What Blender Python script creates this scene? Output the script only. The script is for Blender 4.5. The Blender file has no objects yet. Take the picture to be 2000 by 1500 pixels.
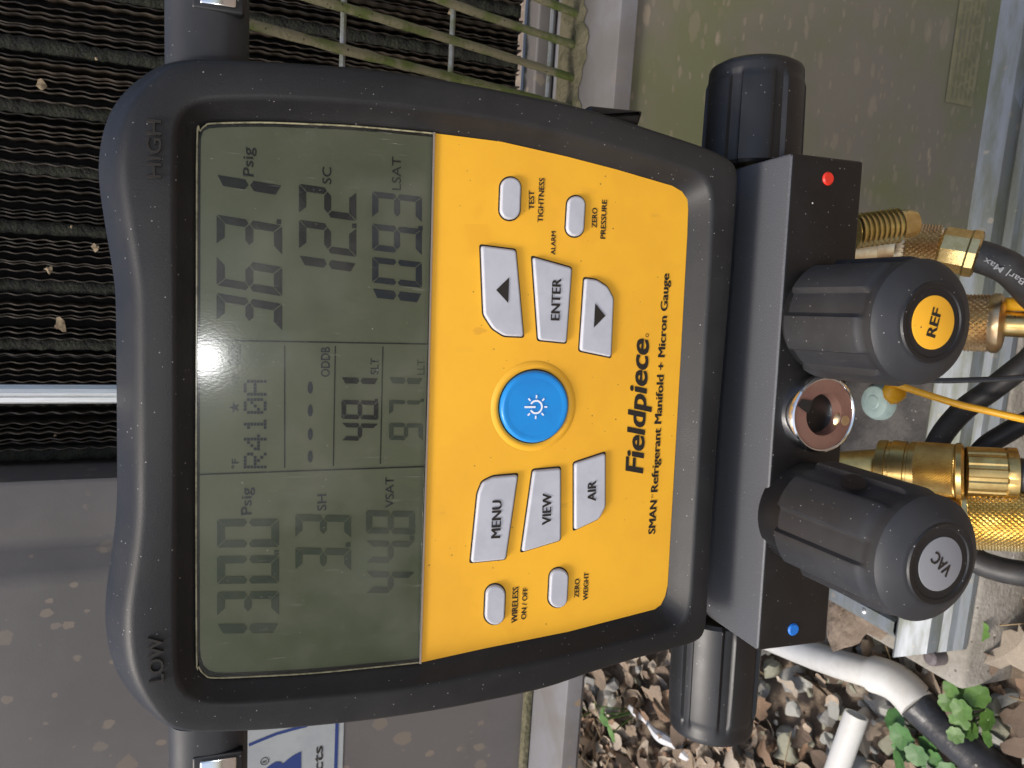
import bpy, math, random
from mathutils import Vector as V, Matrix
random.seed(7)
sc = bpy.context.scene
R = math.radians
# ------------------------------------------------------------------ camera, world, sun, exposure
PITCH, FPX = R(22), 1500.0            # camera pitched 22 deg down; focal length in photo pixels (2000 wide)
CAM = V((0, 0, 0.68))
FWD = V((0, math.cos(PITCH), -math.sin(PITCH)))
DWN = V((0, -math.sin(PITCH), -math.cos(PITCH)))
RGT = V((1, 0, 0))
cam = bpy.data.cameras.new('camera'); camo = bpy.data.objects.new('camera', cam)
sc.collection.objects.link(camo)
cam.sensor_width = 36; cam.lens = 27; cam.clip_start = 0.01; cam.clip_end = 500
# the phone is held sideways: image right = down, image up = right
camo.matrix_world = Matrix(((DWN.x, RGT.x, -FWD.x, CAM.x), (DWN.y, RGT.y, -FWD.y, CAM.y), (DWN.z, RGT.z, -FWD.z, CAM.z), (0, 0, 0, 1)))
cam.dof.use_dof = True; cam.dof.focus_distance = 0.29; cam.dof.aperture_fstop = 36
sc.camera = camo
SUN_EL, SUN_AZ = R(60), R(-118)       # high, from behind the photographer (azimuth from +Y, clockwise)
w = bpy.data.worlds.new('World'); sc.world = w; w.use_nodes = True
wn = w.node_tree.nodes; wl = w.node_tree.links
sky = wn.new('ShaderNodeTexSky'); sky.sky_type = 'NISHITA'; sky.sun_disc = False
sky.sun_elevation = SUN_EL; sky.sun_rotation = SUN_AZ; sky.air_density = 1.0; sky.dust_density = 4.0
wl.new(sky.outputs[0], wn['Background'].inputs[0]); wn['Background'].inputs[1].default_value = 0.10
sun = bpy.data.lights.new('sun', 'SUN'); suno = bpy.data.objects.new('sun', sun); sc.collection.objects.link(suno)
sun.energy = 1.5; sun.angle = R(14); sun.color = (1, 0.95, 0.88)
sd = V((math.sin(SUN_AZ) * math.cos(SUN_EL), math.cos(SUN_AZ) * math.cos(SUN_EL), math.sin(SUN_EL)))
suno.rotation_euler = sd.to_track_quat('Z', 'Y').to_euler(); suno.location = (-2, -2, 4)
sc.view_settings.view_transform = 'Standard'; sc.view_settings.look = 'None'
sc.view_settings.exposure = 0.95; sc.view_settings.gamma = 1

# ------------------------------------------------------------------ frames of reference
def ray(x, y): return FWD * FPX + RGT * (750 - y) + DWN * (x - 1000)
YAW, TILT = R(5.7), R(2.5)
DN = V((-math.sin(YAW) * math.cos(TILT), -math.cos(YAW) * math.cos(TILT), math.sin(TILT)))
DX = V((math.cos(YAW), -math.sin(YAW), 0)); DY = DN.cross(DX)
DO = CAM + FWD * 0.285
DM = Matrix(((DX.x, DY.x, DN.x, DO.x), (DX.y, DY.y, DN.y, DO.y), (DX.z, DY.z, DN.z, DO.z), (0, 0, 0, 1)))
DMI = DM.inverted()
def dev(x, y, h=0.0):
    """a point of the gauge's face plane (raised by h), in the gauge's own metres"""
    d = ray(x, y); t = (DO + DN * h - CAM).dot(DN) / d.dot(DN)
    return DMI @ (CAM + d * t)
CY = R(9.5)
CX = V((math.cos(CY), -math.sin(CY), 0)); CD = V((math.sin(CY), math.cos(CY), 0)); CO = V((0, 0.463, 0))
CM = Matrix(((CX.x, CD.x, 0, CO.x), (CX.y, CD.y, 0, CO.y), (0, 0, 1, 0), (0, 0, 0, 1)))
CMI = CM.inverted()
def cabp(x, y, d):
    """a point of the cabinet plane at depth d, in the cabinet's own metres (along, into, up)"""
    r = ray(x, y); t = (CO + CD * d - CAM).dot(CD) / r.dot(CD)
    return CMI @ (CAM + r * t)
def gnd(x, y, z):
    r = ray(x, y); return CAM + r * ((z - CAM.z) / r.z)

# ------------------------------------------------------------------ helpers
COL = sc.collection
def link(o, parent=None):
    COL.objects.link(o)
    if parent is not None: o.parent = parent
    return o
def thing(name, label, cat, mat=None, group=None):
    o = bpy.data.objects.new(name, None); COL.objects.link(o); o.empty_display_size = 0.02
    if mat is not None: o.matrix_world = mat
    o['label'] = label; o['category'] = cat
    if group: o['group'] = group
    return o
def tag(o, label, cat, group=None):
    o['label'] = label; o['category'] = cat
    if group: o['group'] = group
    return o
def mesh(name, vs, fs, mat, parent=None, smooth=True, sharp=None):
    m = bpy.data.meshes.new(name); m.from_pydata([tuple(v) for v in vs], [], fs); m.update()
    if mat: m.materials.append(mat)
    if smooth:
        m.polygons.foreach_set('use_smooth', [True] * len(m.polygons))
        if sharp: m.set_sharp_from_angle(angle=R(sharp))
    return link(bpy.data.objects.new(name, m), parent)
def loft(rings, cap0=False, cap1=False, closed=True):
    vs, fs = [], []; n = len(rings[0])
    for r in rings: vs += list(r)
    for i in range(len(rings) - 1):
        for j in range(n if closed else n - 1):
            k = (j + 1) % n
            fs.append((i * n + j, i * n + k, (i + 1) * n + k, (i + 1) * n + j))
    if cap0: fs.append(tuple(range(n - 1, -1, -1)))
    if cap1: b = (len(rings) - 1) * n; fs.append(tuple(range(b, b + n)))
    return vs, fs
def frame_of(axis):
    a = V(axis).normalized(); t = V((0, 0, 1)) if abs(a.z) < .9 else V((1, 0, 0))
    x = t.cross(a).normalized(); return x, a.cross(x), a
def lathe(name, p0, p1, prof, mat, parent, n=40, sharp=35, caps=True):
    """prof: (fraction along p0->p1, radius) pairs"""
    p0, p1 = V(p0), V(p1); x, y, a = frame_of(p1 - p0); L = p1 - p0
    rings = [[p0 + L * t + (x * math.cos(2 * math.pi * j / n) + y * math.sin(2 * math.pi * j / n)) * r for j in range(n)] for t, r in prof]
    vs, fs = loft(rings, caps, caps); return mesh(name, vs, fs, mat, parent, True, sharp)
def knurl(name, p0, p1, r, amp, nth, mat, parent):
    """cylinder cut with crossing grooves: a lattice of small pyramids"""
    p0, p1 = V(p0), V(p1); x, y, a = frame_of(p1 - p0); L = p1 - p0
    N = nth * 2; rows = max(2, round(L.length / (math.pi * r / nth))); vs, fs = [], []
    def ring_(t, rad): return [p0 + L * t + (x * math.cos(2 * math.pi * k / N) + y * math.sin(2 * math.pi * k / N)) * (rad(k) if callable(rad) else rad) for k in range(N)]
    vs += ring_(0, r * .8)
    for i in range(rows + 1):
        e = amp * .9 if i in (0, rows) else 0
        vs += ring_(i / rows, lambda k: r - e - (0 if (i + k) % 2 == 0 else amp))
    vs += ring_(1, r * .8); T = rows + 3
    for i in range(T - 1):
        for k in range(N):
            q = (k + 1) % N; A, B_, C, D = i * N + k, i * N + q, (i + 1) * N + q, (i + 1) * N + k
            if i in (0, T - 2): fs.append((A, B_, C, D))
            elif (i - 1 + k) % 2 == 0: fs += [(A, B_, D), (B_, C, D)]
            else: fs += [(A, B_, C), (A, C, D)]
    fs.append(tuple(range(N - 1, -1, -1))); fs.append(tuple(range((T - 1) * N, T * N)))
    return mesh(name, vs, fs, mat, parent, False)
def catmull(P, k=10):
    P = [V(p) for p in P]; Q = [P[0] * 2 - P[1]] + P + [P[-1] * 2 - P[-2]]; out = []
    for i in range(1, len(Q) - 2):
        for s in range(k):
            t = s / k; a, b, c, d = Q[i - 1], Q[i], Q[i + 1], Q[i + 2]
            out.append(.5 * ((2 * b) + (c - a) * t + (2 * a - 5 * b + 4 * c - d) * t * t + (3 * b - a - 3 * c + d) * t ** 3))
    return out + [P[-1]]
def tube(name, P, r, mat, parent=None, n=16, k=8, smooth_path=True, caps=True, jitter=0, inner=None):
    P = catmull(P, k) if smooth_path else [V(p) for p in P]
    rings = []; up = None
    for i, p in enumerate(P):
        a = (P[min(i + 1, len(P) - 1)] - P[max(i - 1, 0)]).normalized()
        if up is None: x, y, _ = frame_of(a)
        else: x = (up - a * up.dot(a)).normalized(); y = a.cross(x)
        up = x
        rr = (r(i / (len(P) - 1)) if callable(r) else r)
        rings.append([p + (x * math.cos(2 * math.pi * j / n) + y * math.sin(2 * math.pi * j / n)) * (rr * (1 + jitter * random.uniform(-1, 1))) for j in range(n)])
    if inner:      # open mouth at the start: turn the wall inwards
        c = P[0]; a = (P[1] - P[0]).normalized()
        rings = [[c + a * .03 + (q - c) * inner for q in rings[0]], [c + (q - c) * inner for q in rings[0]]] + rings
    vs, fs = loft(rings, caps, caps); return mesh(name, vs, fs, mat, parent, True, 40)
def box(name, a, b, mat, parent=None, bev=0.0):
    (x0, y0, z0), (x1, y1, z1) = a, b
    vs = [(x, y, z) for x in (x0, x1) for y in (y0, y1) for z in (z0, z1)]
    fs = [(0, 1, 3, 2), (4, 6, 7, 5), (0, 4, 5, 1), (2, 3, 7, 6), (0, 2, 6, 4), (1, 5, 7, 3)]
    o = mesh(name, vs, fs, mat, parent, False)
    if bev:
        import bmesh
        bm = bmesh.new(); bm.from_mesh(o.data)
        bmesh.ops.bevel(bm, geom=bm.edges[:], offset=bev, segments=3, affect='EDGES', profile=.5)
        bm.to_mesh(o.data); bm.free()
        o.data.polygons.foreach_set('use_smooth', [True] * len(o.data.polygons)); o.data.set_sharp_from_angle(angle=R(50))
    return o
def rot2(o, n, a):
    return (o[0] * math.cos(a) - o[1] * math.sin(a), o[0] * math.sin(a) + o[1] * math.cos(a))
def offset2(poly, d):
    """move a closed 2-D outline inwards by d (a number or a function of the normal)"""
    n = len(poly); area = sum(poly[i][0] * poly[(i + 1) % n][1] - poly[(i + 1) % n][0] * poly[i][1] for i in range(n))
    sg = 1 if area > 0 else -1; out = []
    for i in range(n):
        p, q = poly[i - 1], poly[(i + 1) % n]; tx, ty = q[0] - p[0], q[1] - p[1]; L = math.hypot(tx, ty) or 1
        nx, ny = -ty / L * sg, tx / L * sg; dd = d(nx, ny) if callable(d) else d
        out.append((poly[i][0] + nx * dd, poly[i][1] + ny * dd))
    return out
def rounded(poly, r, k=5):
    n = len(poly); out = []
    for i in range(n):
        p, c, q = V(poly[i - 1]), V(poly[i]), V(poly[(i + 1) % n])
        a, b = p - c, q - c; rr = min(r, a.length * .45, b.length * .45)
        s, e = c + a.normalized() * rr, c + b.normalized() * rr
        for j in range(k + 1):
            t = j / k; m = (1 - t) ** 2 * s + 2 * t * (1 - t) * c + t * t * e; out.append((m.x, m.y))
    return out
def raised(name, poly, h0, h1, bev, mat, parent, dome=0.0):
    """a pad with a rounded top edge standing from h0 to h1"""
    rings = [[V((x, y, h0)) for x, y in poly], [V((x, y, h1 - bev)) for x, y in poly]]
    for t in (0.35, 0.7, 1.0):
        p = offset2(poly, bev * (1 - math.cos(t * math.pi / 2))); z = h1 - bev + bev * math.sin(t * math.pi / 2)
        rings.append([V((x, y, z)) for x, y in p])
    if dome: p = offset2(poly, bev * 2.2); rings.append([V((x, y, h1 + dome)) for x, y in p])
    vs, fs = loft(rings, False, True); o = mesh(name, vs, fs, mat, parent, True, 60); o.data.polygons[len(fs) - 1].use_smooth = False; return o
def flat(name, polys, h, mat, parent, thick=0.0):
    vs, fs = [], []
    for p in polys:
        b = len(vs); vs += [(q[0], q[1], h) for q in p]; n = len(p)
        ar = sum(p[i][0] * p[(i + 1) % n][1] - p[(i + 1) % n][0] * p[i][1] for i in range(n))
        f = list(range(b, b + n)); fs.append(tuple(f if ar > 0 else f[::-1]))
    return mesh(name, vs, fs, mat, parent, False)

# ------------------------------------------------------------------ materials
def nodes(name):
    m = bpy.data.materials.new(name); m.use_nodes = True; t = m.node_tree
    return m, t.nodes, t.links, t.nodes['Principled BSDF']
def lin(h):
    h = h.lstrip('#'); c = [int(h[i:i + 2], 16) / 255 for i in (0, 2, 4)]
    return tuple((x / 12.92 if x <= .04045 else ((x + .055) / 1.055) ** 2.4) for x in c) + (1,)
def c4(c): return tuple(c) + (1,) if len(c) == 3 else tuple(c)
def pmat(name, col, col2=None, scale=30, rough=.5, metal=0, bump=0, bscale=200, spec=.5, specks=None, blots=(), rvar=0, coat=0, detail=6, mix=(.4, .65), aniso=None, coatr=.1, sheen=0):
    m, N, L, B = nodes(name)
    tc = N.new('ShaderNodeTexCoord'); co = tc.outputs['Object']
    if aniso:
        mp = N.new('ShaderNodeMapping'); mp.inputs['Scale'].default_value = aniso; L.new(co, mp.inputs[0]); co_n = mp.outputs[0]
    else: co_n = co
    B.inputs['Roughness'].default_value = rough; B.inputs['Metallic'].default_value = metal
    B.inputs['Specular IOR Level'].default_value = spec
    B.inputs['Sheen Weight'].default_value = sheen; B.inputs['Sheen Roughness'].default_value = .5
    B.inputs['Coat Weight'].default_value = coat; B.inputs['Coat Roughness'].default_value = coatr
    def rgb(c): n = N.new('ShaderNodeRGB'); n.outputs[0].default_value = c4(c); return n.outputs[0]
    cur = rgb(col)
    def mixc(fac, a, b):
        x = N.new('ShaderNodeMix'); x.data_type = 'RGBA'; L.new(fac, x.inputs[0]); L.new(a, x.inputs[6]); L.new(b, x.inputs[7]); return x.outputs[2]
    def ramp(src, lo, hi):
        r = N.new('ShaderNodeMapRange'); r.interpolation_type = 'SMOOTHSTEP'; L.new(src, r.inputs[0])
        r.inputs[1].default_value = lo; r.inputs[2].default_value = hi; return r.outputs[0]
    nz = N.new('ShaderNodeTexNoise'); nz.inputs['Scale'].default_value = scale; nz.inputs['Detail'].default_value = detail
    nz.inputs['Roughness'].default_value = .65; L.new(co_n, nz.inputs[0])
    if col2 is not None: cur = mixc(ramp(nz.outputs[0], *mix), cur, rgb(col2))
    for (bc, bs, lo, hi, asp) in blots:       # irregular blots: colour, scale, thresholds, stretch
        mp = N.new('ShaderNodeMapping'); mp.inputs['Scale'].default_value = asp; L.new(co, mp.inputs[0])
        v = N.new('ShaderNodeTexVoronoi'); v.inputs['Scale'].default_value = bs; L.new(mp.outputs[0], v.inputs[0])
        n2 = N.new('ShaderNodeTexNoise'); n2.inputs['Scale'].default_value = bs * 3; L.new(mp.outputs[0], n2.inputs[0])
        sp = N.new('ShaderNodeSeparateColor'); L.new(v.outputs['Color'], sp.inputs[0])
        pw = N.new('ShaderNodeMath'); pw.operation = 'POWER'; L.new(sp.outputs[0], pw.inputs[0]); pw.inputs[1].default_value = 2.5
        a = N.new('ShaderNodeMath'); a.operation = 'MULTIPLY_ADD'; L.new(n2.outputs[0], a.inputs[0]); a.inputs[1].default_value = .35; L.new(v.outputs['Distance'], a.inputs[2])
        q = N.new('ShaderNodeMath'); q.operation = 'MULTIPLY_ADD'; L.new(pw.outputs[0], q.inputs[0]); q.inputs[1].default_value = -.42; L.new(a.outputs[0], q.inputs[2])
        f = ramp(q.outputs[0], hi, lo); g = N.new('ShaderNodeMath'); g.operation = 'MULTIPLY'; L.new(f, g.inputs[0]); L.new(sp.outputs[1], g.inputs[1])
        cur = mixc(g.outputs[0], cur, rgb(bc))
    if specks:
        for (scol, ss, size, pwr) in specks:
            v = N.new('ShaderNodeTexVoronoi'); v.inputs['Scale'].default_value = ss; L.new(co, v.inputs[0])
            sp = N.new('ShaderNodeSeparateColor'); L.new(v.outputs['Color'], sp.inputs[0])
            pw = N.new('ShaderNodeMath'); pw.operation = 'POWER'; L.new(sp.outputs[0], pw.inputs[0]); pw.inputs[1].default_value = pwr
            mu = N.new('ShaderNodeMath'); mu.operation = 'MULTIPLY'; L.new(pw.outputs[0], mu.inputs[0]); mu.inputs[1].default_value = size
            lt = N.new('ShaderNodeMath'); lt.operation = 'LESS_THAN'; L.new(v.outputs['Distance'], lt.inputs[0]); L.new(mu.outputs[0], lt.inputs[1])
            cur = mixc(lt.outputs[0], cur, rgb(scol))
    L.new(cur, B.inputs['Base Color'])
    if rvar:
        r = N.new('ShaderNodeMapRange'); L.new(nz.outputs[0], r.inputs[0]); r.inputs[3].default_value = rough - rvar; r.inputs[4].default_value = rough + rvar
        r.inputs[1].default_value = .3; r.inputs[2].default_value = .7; L.new(r.outputs[0], B.inputs['Roughness'])
    if bump:
        b = N.new('ShaderNodeBump'); b.inputs['Strength'].default_value = 1; b.inputs['Distance'].default_value = bump
        n3 = N.new('ShaderNodeTexNoise'); n3.inputs['Scale'].default_value = bscale; n3.inputs['Detail'].default_value = 4
        L.new(co_n, n3.inputs[0]); L.new(n3.outputs[0], b.inputs['Height']); L.new(b.outputs[0], B.inputs['Normal'])
    return m
DUST = ((.55, .53, .50), 260, .16, 5)
DUST2 = ((.26, .25, .235), 700, .17, 5)
M = {}
M['rubber'] = pmat('black_rubber', (.008, .008, .009), (.018, .0175, .017), 14, .52, bump=.00006, bscale=1800, specks=[DUST2, ((.35, .33, .31), 190, .022, 5)], rvar=.07, spec=.4)
M['plastic'] = pmat('black_plastic', (.017, .018, .021), (.024, .025, .028), 40, .58, bump=.00004, bscale=2500, specks=[DUST2], rvar=.05)
M['gloss'] = pmat('black_gloss', (.007, .007, .008), (.011, .011, .012), 40, .44, bump=.00003, bscale=2500, specks=[DUST2], rvar=.05)
M['block'] = pmat('anodised_block', (.0045, .004, .004), (.007, .0062, .0062), 50, .42, bump=.00005, bscale=2600, specks=[((.65, .65, .63), 150, .085, 4), DUST2], rvar=.05)
M['block_dust_lit'] = pmat('dusty_lit_block_top', (.060, .062, .068), (.105, .107, .114), 2600, .5, bump=.00006, bscale=2600, specks=[((.65, .65, .63), 150, .085, 4), DUST2], rvar=.05, detail=2)  # fine pale dust, plus the top's brighter light painted into the grey
M['yellow'] = pmat('yellow_label', (.86, .445, .028), (.76, .375, .022), 11, .48, specks=[((.22, .11, .03), 150, .055, 4), ((.40, .21, .03), 330, .12, 5), ((.5, .27, .04), 90, .035, 2)], blots=[((.78, .385, .024), 55, .0, .35, (1, 1, 1)), ((.70, .34, .03), 150, -.02, .06, (1, .4, 1))], spec=.45, detail=9, rvar=.14, mix=(.36, .70))
M['ink'] = pmat('black_print', (.016, .013, .010), rough=.5)
M['key'] = pmat('grey_key', (.47, .48, .52), (.42, .43, .47), 60, .45, specks=[((.2, .2, .2), 300, .07, 8)])
M['blue'] = pmat('blue_key', (.012, .25, .66), (.012, .22, .60), 60, .32)
M['white_print'] = pmat('white_print', (.8, .82, .85), rough=.5)
M['gap'] = pmat('key_gap', (.01, .008, .006), rough=.8)
M['lcd'] = pmat('lcd_glass', (.205, .208, .132), (.130, .155, .092), 8, .5, spec=.2, specks=[((.36, .37, .27), 420, .10, 5)])
M['lcd_ink'] = pmat('lcd_dark', (.012, .014, .015), rough=.5, spec=.2)
M['lcd_faint'] = pmat('lcd_faint', (.070, .090, .058), (.050, .068, .048), 60, rough=.5, spec=.2)
M['lcd_blue'] = pmat('lcd_blue', (.020, .030, .045), rough=.5, spec=.2)
M['edge_shine'] = pmat('window_edge_shine', (.34, .31, .19), (.16, .15, .09), 300, .25)  # pale gold that paints the window edge's highlight
M['red'] = pmat('red_dot', (.62, .03, .015), rough=.35)
M['bluedot'] = pmat('blue_dot', (.01, .15, .55), rough=.35)
M['copper'] = pmat('copper_ring', (.33, .19, .15), (.26, .14, .115), 60, .42, .6, bump=.00004, bscale=900)
M['chrome'] = pmat('chrome', (.75, .75, .76), rough=.12, metal=1)
M['brass'] = pmat('brass', (.74, .58, .27), (.56, .41, .16), 90, .3, 1, rvar=.08, bump=.00003, bscale=900)
M['brass_dark'] = pmat('brass_dark', (.56, .41, .16), (.42, .28, .10), 90, .34, 1, rvar=.08, bump=.00003, bscale=900)
M['brass_worn'] = pmat('brass_worn', (.68, .53, .32), (.56, .39, .22), 90, .36, 1, rvar=.08)
M['hose'] = pmat('black_hose', (.022, .021, .021), (.034, .032, .030), 60, .5, bump=.00005, bscale=1500, specks=[DUST2])
M['hoseprint'] = pmat('hose_print', (.30, .30, .30), rough=.6)
M['yhose'] = pmat('yellow_hose', (.80, .40, .015), (.70, .34, .012), 60, .4)
M['steel'] = pmat('bright_steel', (.60, .61, .60), (.48, .49, .48), 60, .42, .7, aniso=(60, 2, 60), rvar=.08)
M['greydisc'] = pmat('grey_sticker', (.215, .22, .235), rough=.5)
MUD = (.24, .185, .125)
M['panel'] = pmat('cabinet_grey', (.128, .118, .112), (.103, .095, .090), 6, .45, bump=.00006, bscale=700, blots=[(MUD, 34, .08, .13, (1, 1, 1)), ((.19, .16, .125), 60, .10, .16, (1, 1, .8)), ((.20, .165, .13), 110, .06, .1, (1, 1, .8))], rvar=.05)
M['ledge'] = pmat('cabinet_ledge', (.185, .183, .195), (.145, .135, .125), 12, .45, bump=.00006, bscale=700, blots=[(MUD, 60, .10, .14, (1, 1, 1))], specks=[((.09, .08, .06), 300, .12, 5)])
M['ledge_dirt'] = pmat('ledge_dirt', (.135, .118, .070), (.075, .072, .035), 90, .9, bump=.002, bscale=260)
M['olive'] = pmat('algae_panel', (.178, .160, .126), (.150, .155, .078), 7, .5, bump=.00006, bscale=700, detail=4,
                  blots=[((.30, .25, .18), 60, .10, .2, (.55, 1, 1.2)), ((.27, .23, .16), 110, .12, .22, (.5, 1, 1.2)), ((.26, .22, .16), 200, .10, .2, (.5, 1, 1.2))], rvar=.05, mix=(.38, .62))
M['sticker'] = pmat('aged_sticker', (.22, .20, .115), (.16, .155, .085), 80, .6)
M['plate'] = pmat('data_plate', (.34, .36, .36), (.30, .32, .33), 40, .45)
M['plateblue'] = pmat('plate_blue', (.012, .035, .16), rough=.5)
M['fin'] = pmat('coil_fin', (.034, .026, .018), (.017, .014, .010), 70, .55, .3, blots=[((.075, .062, .042), 45, .10, .22, (1, 1, .3))], rvar=.08)
m_ = M['fin']; N_, L_ = m_.node_tree.nodes, m_.node_tree.links; oi = N_.new('ShaderNodeObjectInfo'); hs = N_.new('ShaderNodeHueSaturation'); mr = N_.new('ShaderNodeMapRange')
lk = N_['Principled BSDF'].inputs['Base Color'].links[0]; src = lk.from_socket; L_.remove(lk); L_.new(src, hs.inputs['Color']); L_.new(oi.outputs['Random'], mr.inputs[0]); mr.inputs[3].default_value = .7; mr.inputs[4].default_value = 2.3
L_.new(mr.outputs[0], hs.inputs['Value']); L_.new(hs.outputs[0], N_['Principled BSDF'].inputs['Base Color'])
M['fin_back'] = pmat('coil_back', (.008, .007, .006), rough=.9)
M['strip'] = pmat('mossy_strip', (.007, .007, .005), (.014, .016, .007), 200, .9, bump=.0015, bscale=500)
M['debris'] = pmat('dry_debris', (.27, .21, .13), (.15, .11, .065), 300, .9)
M['wire'] = pmat('mossy_wire', (.215, .195, .115), (.105, .135, .03), 45, .75, bump=.0006, bscale=600, specks=[((.05, .05, .03), 400, .3, 3)], mix=(.42, .6))
M['wire2'] = pmat('thin_wire', (.27, .28, .28), (.14, .15, .08), 80, .5, .3)
M['galv'] = pmat('galvanised', (.20, .22, .24), (.135, .145, .115), 22, .5, .25, aniso=(.5, 3, 3), bump=.00015, bscale=200, blots=[((.095, .092, .045), 40, .12, .3, (.12, 1, 1)), ((.28, .25, .20), 110, .04, .10, (1, 1, 1))], rvar=.1)
M['concrete'] = pmat('concrete', (.285, .262, .225), (.215, .195, .160), 35, .9, bump=.0012, bscale=260, specks=[((.12, .10, .08), 160, .3, 4), ((.42, .40, .36), 240, .25, 5)])
M['slab'] = pmat('shade_toned_slab', (.045, .042, .040), (.085, .078, .072), 30, .85, bump=.0012, bscale=260, specks=[((.3, .28, .26), 240, .2, 5)])  # concrete darkened: the bay's shade is put into this colour
M['soil'] = pmat('soil', (.15, .112, .08), (.24, .185, .135), 40, .95, bump=.006, bscale=90)
M['bolt'] = pmat('bolt_plastic', (.25, .32, .30), (.20, .26, .25), 60, .5)
M['stud'] = pmat('anchor_stud', (.12, .10, .10), (.08, .07, .07), 60, .6)
M['pvc'] = pmat('white_pvc', (.66, .65, .61), (.56, .54, .49), 18, .35, blots=[((.36, .26, .20), 60, -.05, .0, (1, 1, 1))])
M['tape'] = pmat('black_pipe', (.020, .021, .024), (.035, .034, .034), 50, .38, bump=.0006, bscale=130, specks=[((.3, .27, .22), 90, .1, 5)])
M['stone'] = pmat('pale_stone', (.68, .67, .61), (.50, .49, .42), 30, .85, bump=.0015, bscale=150)
M['stone2'] = pmat('grey_stone', (.40, .39, .37), (.50, .48, .42), 30, .85, bump=.0015, bscale=150)
M['stone3'] = pmat('mossy_stone', (.42, .42, .29), (.55, .53, .43), 25, .9, bump=.0015, bscale=150)
LEAFC = [((.29, .22, .155), (.20, .145, .098)), ((.38, .30, .22), (.27, .205, .145)), ((.21, .15, .105), (.14, .098, .066)), ((.48, .41, .32), (.36, .29, .215)), ((.29, .185, .115), (.20, .13, .08))]
for i, (a, b) in enumerate(LEAFC): M['leaf%d' % i] = pmat('dry_leaf_%d' % i, a, b, 60, .7, bump=.0008, bscale=150)
M['green'] = pmat('weed_green', (.060, .13, .022), (.09, .18, .035), 60, .5)
M['green2'] = pmat('clover_green', (.045, .12, .028), (.07, .17, .04), 60, .5)
M['straw'] = pmat('dry_straw', (.33, .24, .13), (.24, .17, .09), 90, .8)
M['stick'] = pmat('white_strip', (.66, .67, .70), (.5, .5, .5), 30, .6)
# the clear window over the display: mostly see-through, a scratched reflecting skin
m, N, L, B = nodes('clear_window'); N.remove(B); M['lens'] = m
out = N['Material Output']; tr = N.new('ShaderNodeBsdfTransparent'); tr.inputs[0].default_value = (.93, .95, .90, 1)
gl = N.new('ShaderNodeBsdfGlossy'); gl.inputs['Roughness'].default_value = .135
fr = N.new('ShaderNodeFresnel'); fr.inputs[0].default_value = 1.5; mx = N.new('ShaderNodeMixShader')
tc = N.new('ShaderNodeTexCoord'); wv = []
bmp = N.new('ShaderNodeBump'); bmp.inputs['Strength'].default_value = 1; bmp.inputs['Distance'].default_value = .000012
nz = N.new('ShaderNodeTexNoise'); nz.inputs['Scale'].default_value = 1500; nz.inputs['Detail'].default_value = 3
mp = N.new('ShaderNodeMapping'); mp.inputs['Rotation'].default_value = (0, 0, .6); mp.inputs['Scale'].default_value = (1, .5, 1)
L.new(tc.outputs['Object'], mp.inputs[0]); L.new(mp.outputs[0], nz.inputs[0]); L.new(nz.outputs[0], bmp.inputs['Height']); L.new(bmp.outputs[0], gl.inputs['Normal'])
g2 = N.new('ShaderNodeBsdfGlossy'); g2.inputs['Roughness'].default_value = .38; L.new(bmp.outputs[0], g2.inputs['Normal'])
gm = N.new('ShaderNodeMixShader'); gm.inputs[0].default_value = .45; L.new(gl.outputs[0], gm.inputs[1]); L.new(g2.outputs[0], gm.inputs[2])
L.new(fr.outputs[0], mx.inputs[0]); L.new(tr.outputs[0], mx.inputs[1]); L.new(gm.outputs[0], mx.inputs[2])
df = N.new('ShaderNodeBsdfDiffuse'); df.inputs[0].default_value = (.55, .55, .48, 1); fac = None
def addfac(o_):
    global fac
    if fac is None: fac = o_; return
    a_ = N.new('ShaderNodeMath'); a_.operation = 'MAXIMUM'; L.new(fac, a_.inputs[0]); L.new(o_, a_.inputs[1]); fac = a_.outputs[0]
for rot_, sc_, lo_ in ((.3, 320, .75), (1.2, 420, .755), (2.2, 260, .75), (2.9, 380, .755)):      # hairline scratches
    mp_ = N.new('ShaderNodeMapping'); mp_.inputs['Rotation'].default_value = (0, 0, rot_); mp_.inputs['Scale'].default_value = (1, .05, 1)
    L.new(tc.outputs['Object'], mp_.inputs[0]); n_ = N.new('ShaderNodeTexNoise'); n_.inputs['Scale'].default_value = sc_ * 4; n_.inputs['Detail'].default_value = 1; L.new(mp_.outputs[0], n_.inputs[0])
    r_ = N.new('ShaderNodeMapRange'); L.new(n_.outputs[0], r_.inputs[0]); r_.inputs[1].default_value = lo_; r_.inputs[2].default_value = lo_ + .04; r_.inputs[4].default_value = .10; addfac(r_.outputs[0])
for sc_, sz_, am_ in ((420, .10, .45), (900, .16, .25)):                          # dust
    v_ = N.new('ShaderNodeTexVoronoi'); v_.inputs['Scale'].default_value = sc_; L.new(tc.outputs['Object'], v_.inputs[0]); sp_ = N.new('ShaderNodeSeparateColor'); L.new(v_.outputs['Color'], sp_.inputs[0])
    p_ = N.new('ShaderNodeMath'); p_.operation = 'POWER'; L.new(sp_.outputs[0], p_.inputs[0]); p_.inputs[1].default_value = 4
    m_ = N.new('ShaderNodeMath'); m_.operation = 'MULTIPLY'; L.new(p_.outputs[0], m_.inputs[0]); m_.inputs[1].default_value = sz_
    l_ = N.new('ShaderNodeMath'); l_.operation = 'LESS_THAN'; L.new(v_.outputs['Distance'], l_.inputs[0]); L.new(m_.outputs[0], l_.inputs[1])
    q_ = N.new('ShaderNodeMath'); q_.operation = 'MULTIPLY'; L.new(l_.outputs[0], q_.inputs[0]); q_.inputs[1].default_value = am_; addfac(q_.outputs[0])
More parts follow.
